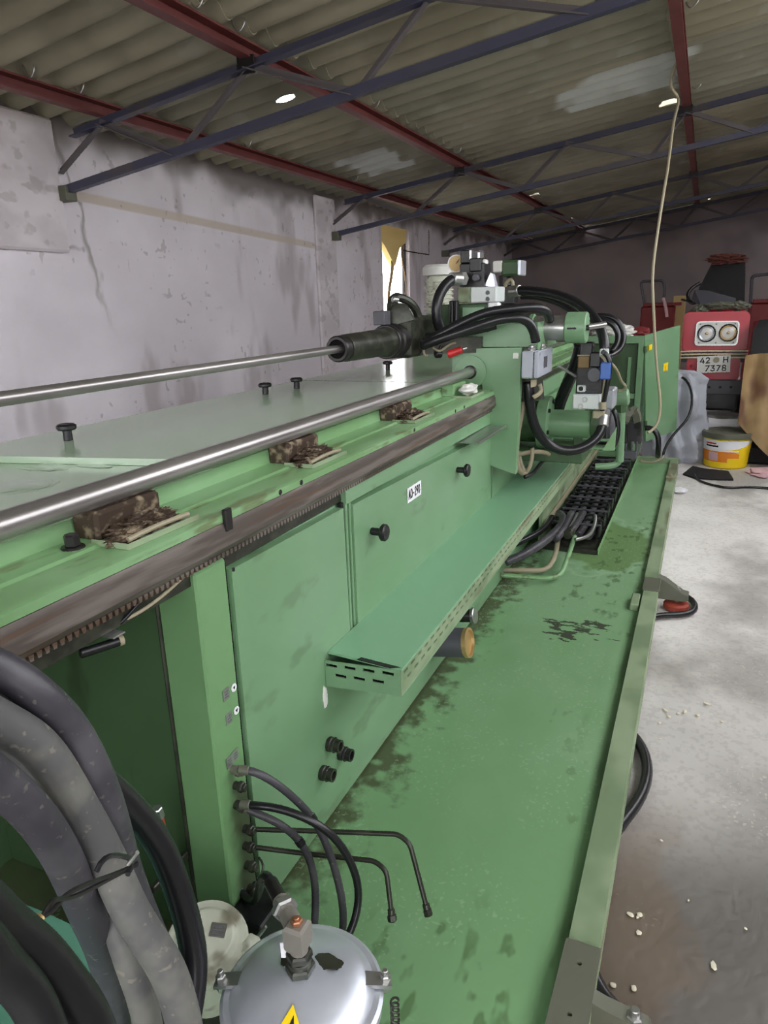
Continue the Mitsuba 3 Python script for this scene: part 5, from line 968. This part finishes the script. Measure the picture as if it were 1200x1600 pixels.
mat = [(-0.051, 6.061, 0.000), (0.015, 6.371, 0.000), (0.105, 6.299, 0.000), (0.287, 6.257, 0.000), (0.316, 5.972, 0.000), (0.152, 5.943, 0.000), (0.036, 5.952, 0.000)]
single('rubber_mat', prism([(p[0], p[1]) for p in mat], 'z', .0, .012), 'black_matt', 'flat black rubber mat on the floor before the paint bucket', 'mat')
hose([(0.034, 6.058, 0.012), (0.069, 5.892, 0.006), (0.151, 5.769, 0.006), (0.282, 5.708, 0.006), (0.392, 5.762, 0.006), (0.541, 5.769, 0.006), (0.791, 5.789, 0.006)], .009, 'black wire lying on the floor in front of the bucket', 'wire', name='floor_wire')
single('pink_paper', lump((0.539, 6.288, 0.010), (.10, .16, .02), 31, .5, 3, 3.0), 'pink', 'crumpled pink paper on the floor at the right edge', 'paper', smooth=60)
single('glove', [lump((-0.058, 5.499, 0.012), (.05, .07, .014), 32, .5, 3, 3.0)], 'white', 'small white scrap on the floor near the far end of the tray rim', 'scrap', smooth=60)
single('dark_scrap', lump((-0.072, 5.530, 0.008), (.035, .03, .008), 36, .4, 2), 'ink', 'small black scrap beside the white scrap near the tray rim', 'scrap', smooth=60)

# plastic wrapped bundle beside the cabinet
wc = np.array((-0.138, 6.429, 0.000)); prof = [(0, 0), (.17, 0), (.20, .05), (.19, .3), (.20, .55), (.18, .72), (.10, .78), (0, .79)]
m = lathe(prof, (0, 0, 0), (0, 0, 1), 60); m = trimesh.Trimesh(*trimesh.remesh.subdivide_to_size(m.vertices, m.faces, .025), process=True)
v = np.array(m.vertices); a = np.arctan2(v[:, 1], v[:, 0]); fold = .030 * np.sin(a * 9 + 5 * v[:, 2] + 3 * meshkit.noise(v * 4, 2)) * (v[:, 2] < .77) + .13 * (meshkit.fbm(v * 6, 4, 6) - .5)
rr0 = np.hypot(v[:, 0], v[:, 1]); v[:, :2] *= (1 + fold / np.maximum(rr0, .08))[:, None]; m.vertices = v * [1.15, .9, 1] + np.array([wc[0] - .02, 6.62, 0])
k = thing('wrapped_bundle', 'bundle wrapped in grey plastic sheet standing between the cabinet door and the tractor', 'bundle')
part(k, 'wrap', m, 'foil', smooth=True)
# tan sheet and dark things at the right edge
pts = []
ns, nz_ = 26, 14
P00, P10, P01, P11 = (np.array(a) for a in ((0.331, 6.550, 0.911), (0.620, 6.750, 0.937), (0.326, 6.450, 0.370), (0.745, 6.500, 0.073)))
g = np.zeros((ns, nz_, 3))
for i, uu in enumerate(np.linspace(0, 1, ns)):
    for j, vv in enumerate(np.linspace(0, 1, nz_)):
        bot = P01 * (1 - uu) + P11 * uu + np.array([0, 0, -.16 * uu * (1 - .3 * uu)]); tp = P00 * (1 - uu) + P10 * uu
        g[i, j] = tp * (1 - vv) + bot * vv + np.array([0, .05 * math.sin(uu * 7 + vv * 1.5) + .03 * math.sin(vv * 5), 0])
idx = np.arange(ns * nz_).reshape(ns, nz_); q4 = np.stack([idx[:-1, :-1], idx[1:, :-1], idx[1:, 1:], idx[:-1, 1:]], -1).reshape(-1, 4)
vv_ = np.vstack([g.reshape(-1, 3), g.reshape(-1, 3) + [0, .012, 0]]); n_ = ns * nz_; ff = [q4[:, ::-1], q4 + n_]
for e in (idx[0, :], idx[-1, ::-1], idx[::-1, 0], idx[:, -1]): ff.append(np.stack([e[:-1], e[1:], e[1:] + n_, e[:-1] + n_], -1))
single('tan_hide', (vv_, np.vstack(ff)), 'tarp', 'tan and brown stiff sheet hanging at the right edge beside the tractor', 'sheet', smooth=True)
single('black_seat', hull([(0.382, 6.800, 0.897), (0.389, 6.900, 1.102), (0.427, 6.950, 1.179), (0.678, 6.950, 1.185), (0.699, 6.800, 0.893)] + [np.array(p) + [0, .25, 0] for p in ((0.382, 6.800, 0.897), (0.393, 6.900, 1.155), (0.678, 6.950, 1.185), (0.699, 6.800, 0.893))]), 'black', 'black leather seat back at the right edge above the tan sheet', 'seat')
k = thing('dark_stand', 'black blocks in place of the shadow under the tan sheet at the right edge', 'stand')
part(k, 'block', box(.42, .95, 6.75, 7.15, 0, .88, .02), 'black_matt'); part(k, 'base', box(.36, .95, 6.62, 6.8, 0, .16, .02), 'black_matt')  # unseen support; black base put where only shadow falls
# red machines by the back wall
def red_cart(x0, x1, y, ztop, wire, label, boxz):
    k = thing('red_machine', label, 'machine', 'red machines by the back wall')
    part(k, 'housing', box(x0, x1, y, y + .5, .0, boxz, .02), 'red_old', 'faded red housing')
    part(k, 'top_plate', box(x0 + .03, x1 + .08, y - .02, y + .2, boxz, boxz + .04), 'red_old')
    part(k, 'handle_frame', bent(wire, .018, .05, 8), 'dark_grey', 'grey tube frame')
    return k
A = red_cart((-0.807, 10.500, 1.092)[0], (-0.385, 10.500, 1.084)[0], 10.5, 1.3, [(-0.759, 10.600, 1.240), (-0.842, 10.600, 1.592), (-0.551, 10.600, 1.598), (-0.524, 10.600, 1.458), (-0.538, 10.600, 1.235)], 'old red machine with a tube frame by the back wall, behind the cabinet', (-0.576, 10.500, 1.270)[2])
part(A, 'rag_strip', tube([(-0.533, 10.450, 1.368), (-0.490, 10.400, 1.253), (-0.464, 10.400, 1.130)], .02, 8), 'pink')
red_cart((0.471, 9.500, 1.100)[0], (1.056, 9.500, 1.089)[0], 9.5, 1.3, [(0.474, 9.600, 1.242), (0.457, 9.600, 1.591), (0.875, 9.600, 1.622), (0.945, 9.600, 1.300)], 'old red machine with a tube frame at the right edge behind the tractor', (0.582, 9.500, 1.290)[2])
single('brown_board', box((-0.428, 11.000, 1.371)[0], (-0.263, 11.000, 1.366)[0], 11.0, 11.1, 0, (-0.364, 11.000, 1.394)[2], .01), 'tan', 'tan board standing between the far red machine and the tractor', 'board')

# pale chips scattered on the concrete
rnd = random.Random(11)
spots = [(0.129, 2.474, 0.000), (-0.004, 2.378, 0.000), (0.037, 2.373, 0.000), (0.099, 2.384, 0.000), (-0.020, 2.287, 0.000), (0.058, 2.393, 0.000), (0.175, 2.371, 0.000), (0.129, 4.313, 0.000), (0.123, 4.216, 0.000), (-0.036, 1.431, 0.000), (-0.014, 1.386, 0.000), (-0.016, 1.439, 0.000), (-0.053, 1.230, 0.000), (-0.012, 1.239, 0.000), (0.142, 1.359, 0.000), (0.008, 2.340, 0.000)]
for i in range(26): 
    spots.append((-.02 + 1.3 * rnd.random() ** 1.5, .8 + 3.0 * rnd.random(), 0.0))
for i, p in enumerate(spots):
    r = (.006 if i < 16 else .002 + .002 * rnd.random())
    single('floor_chip', moved(lump((0, 0, 0), (r * (1 + rnd.random()), r, r * .35), 40 + i, .5, 1), (p[0], p[1], .002), rnd.random() * 6), 'chip', 'small pale chip lying on the concrete floor', 'chip', 'pale chips on the floor', smooth=60)
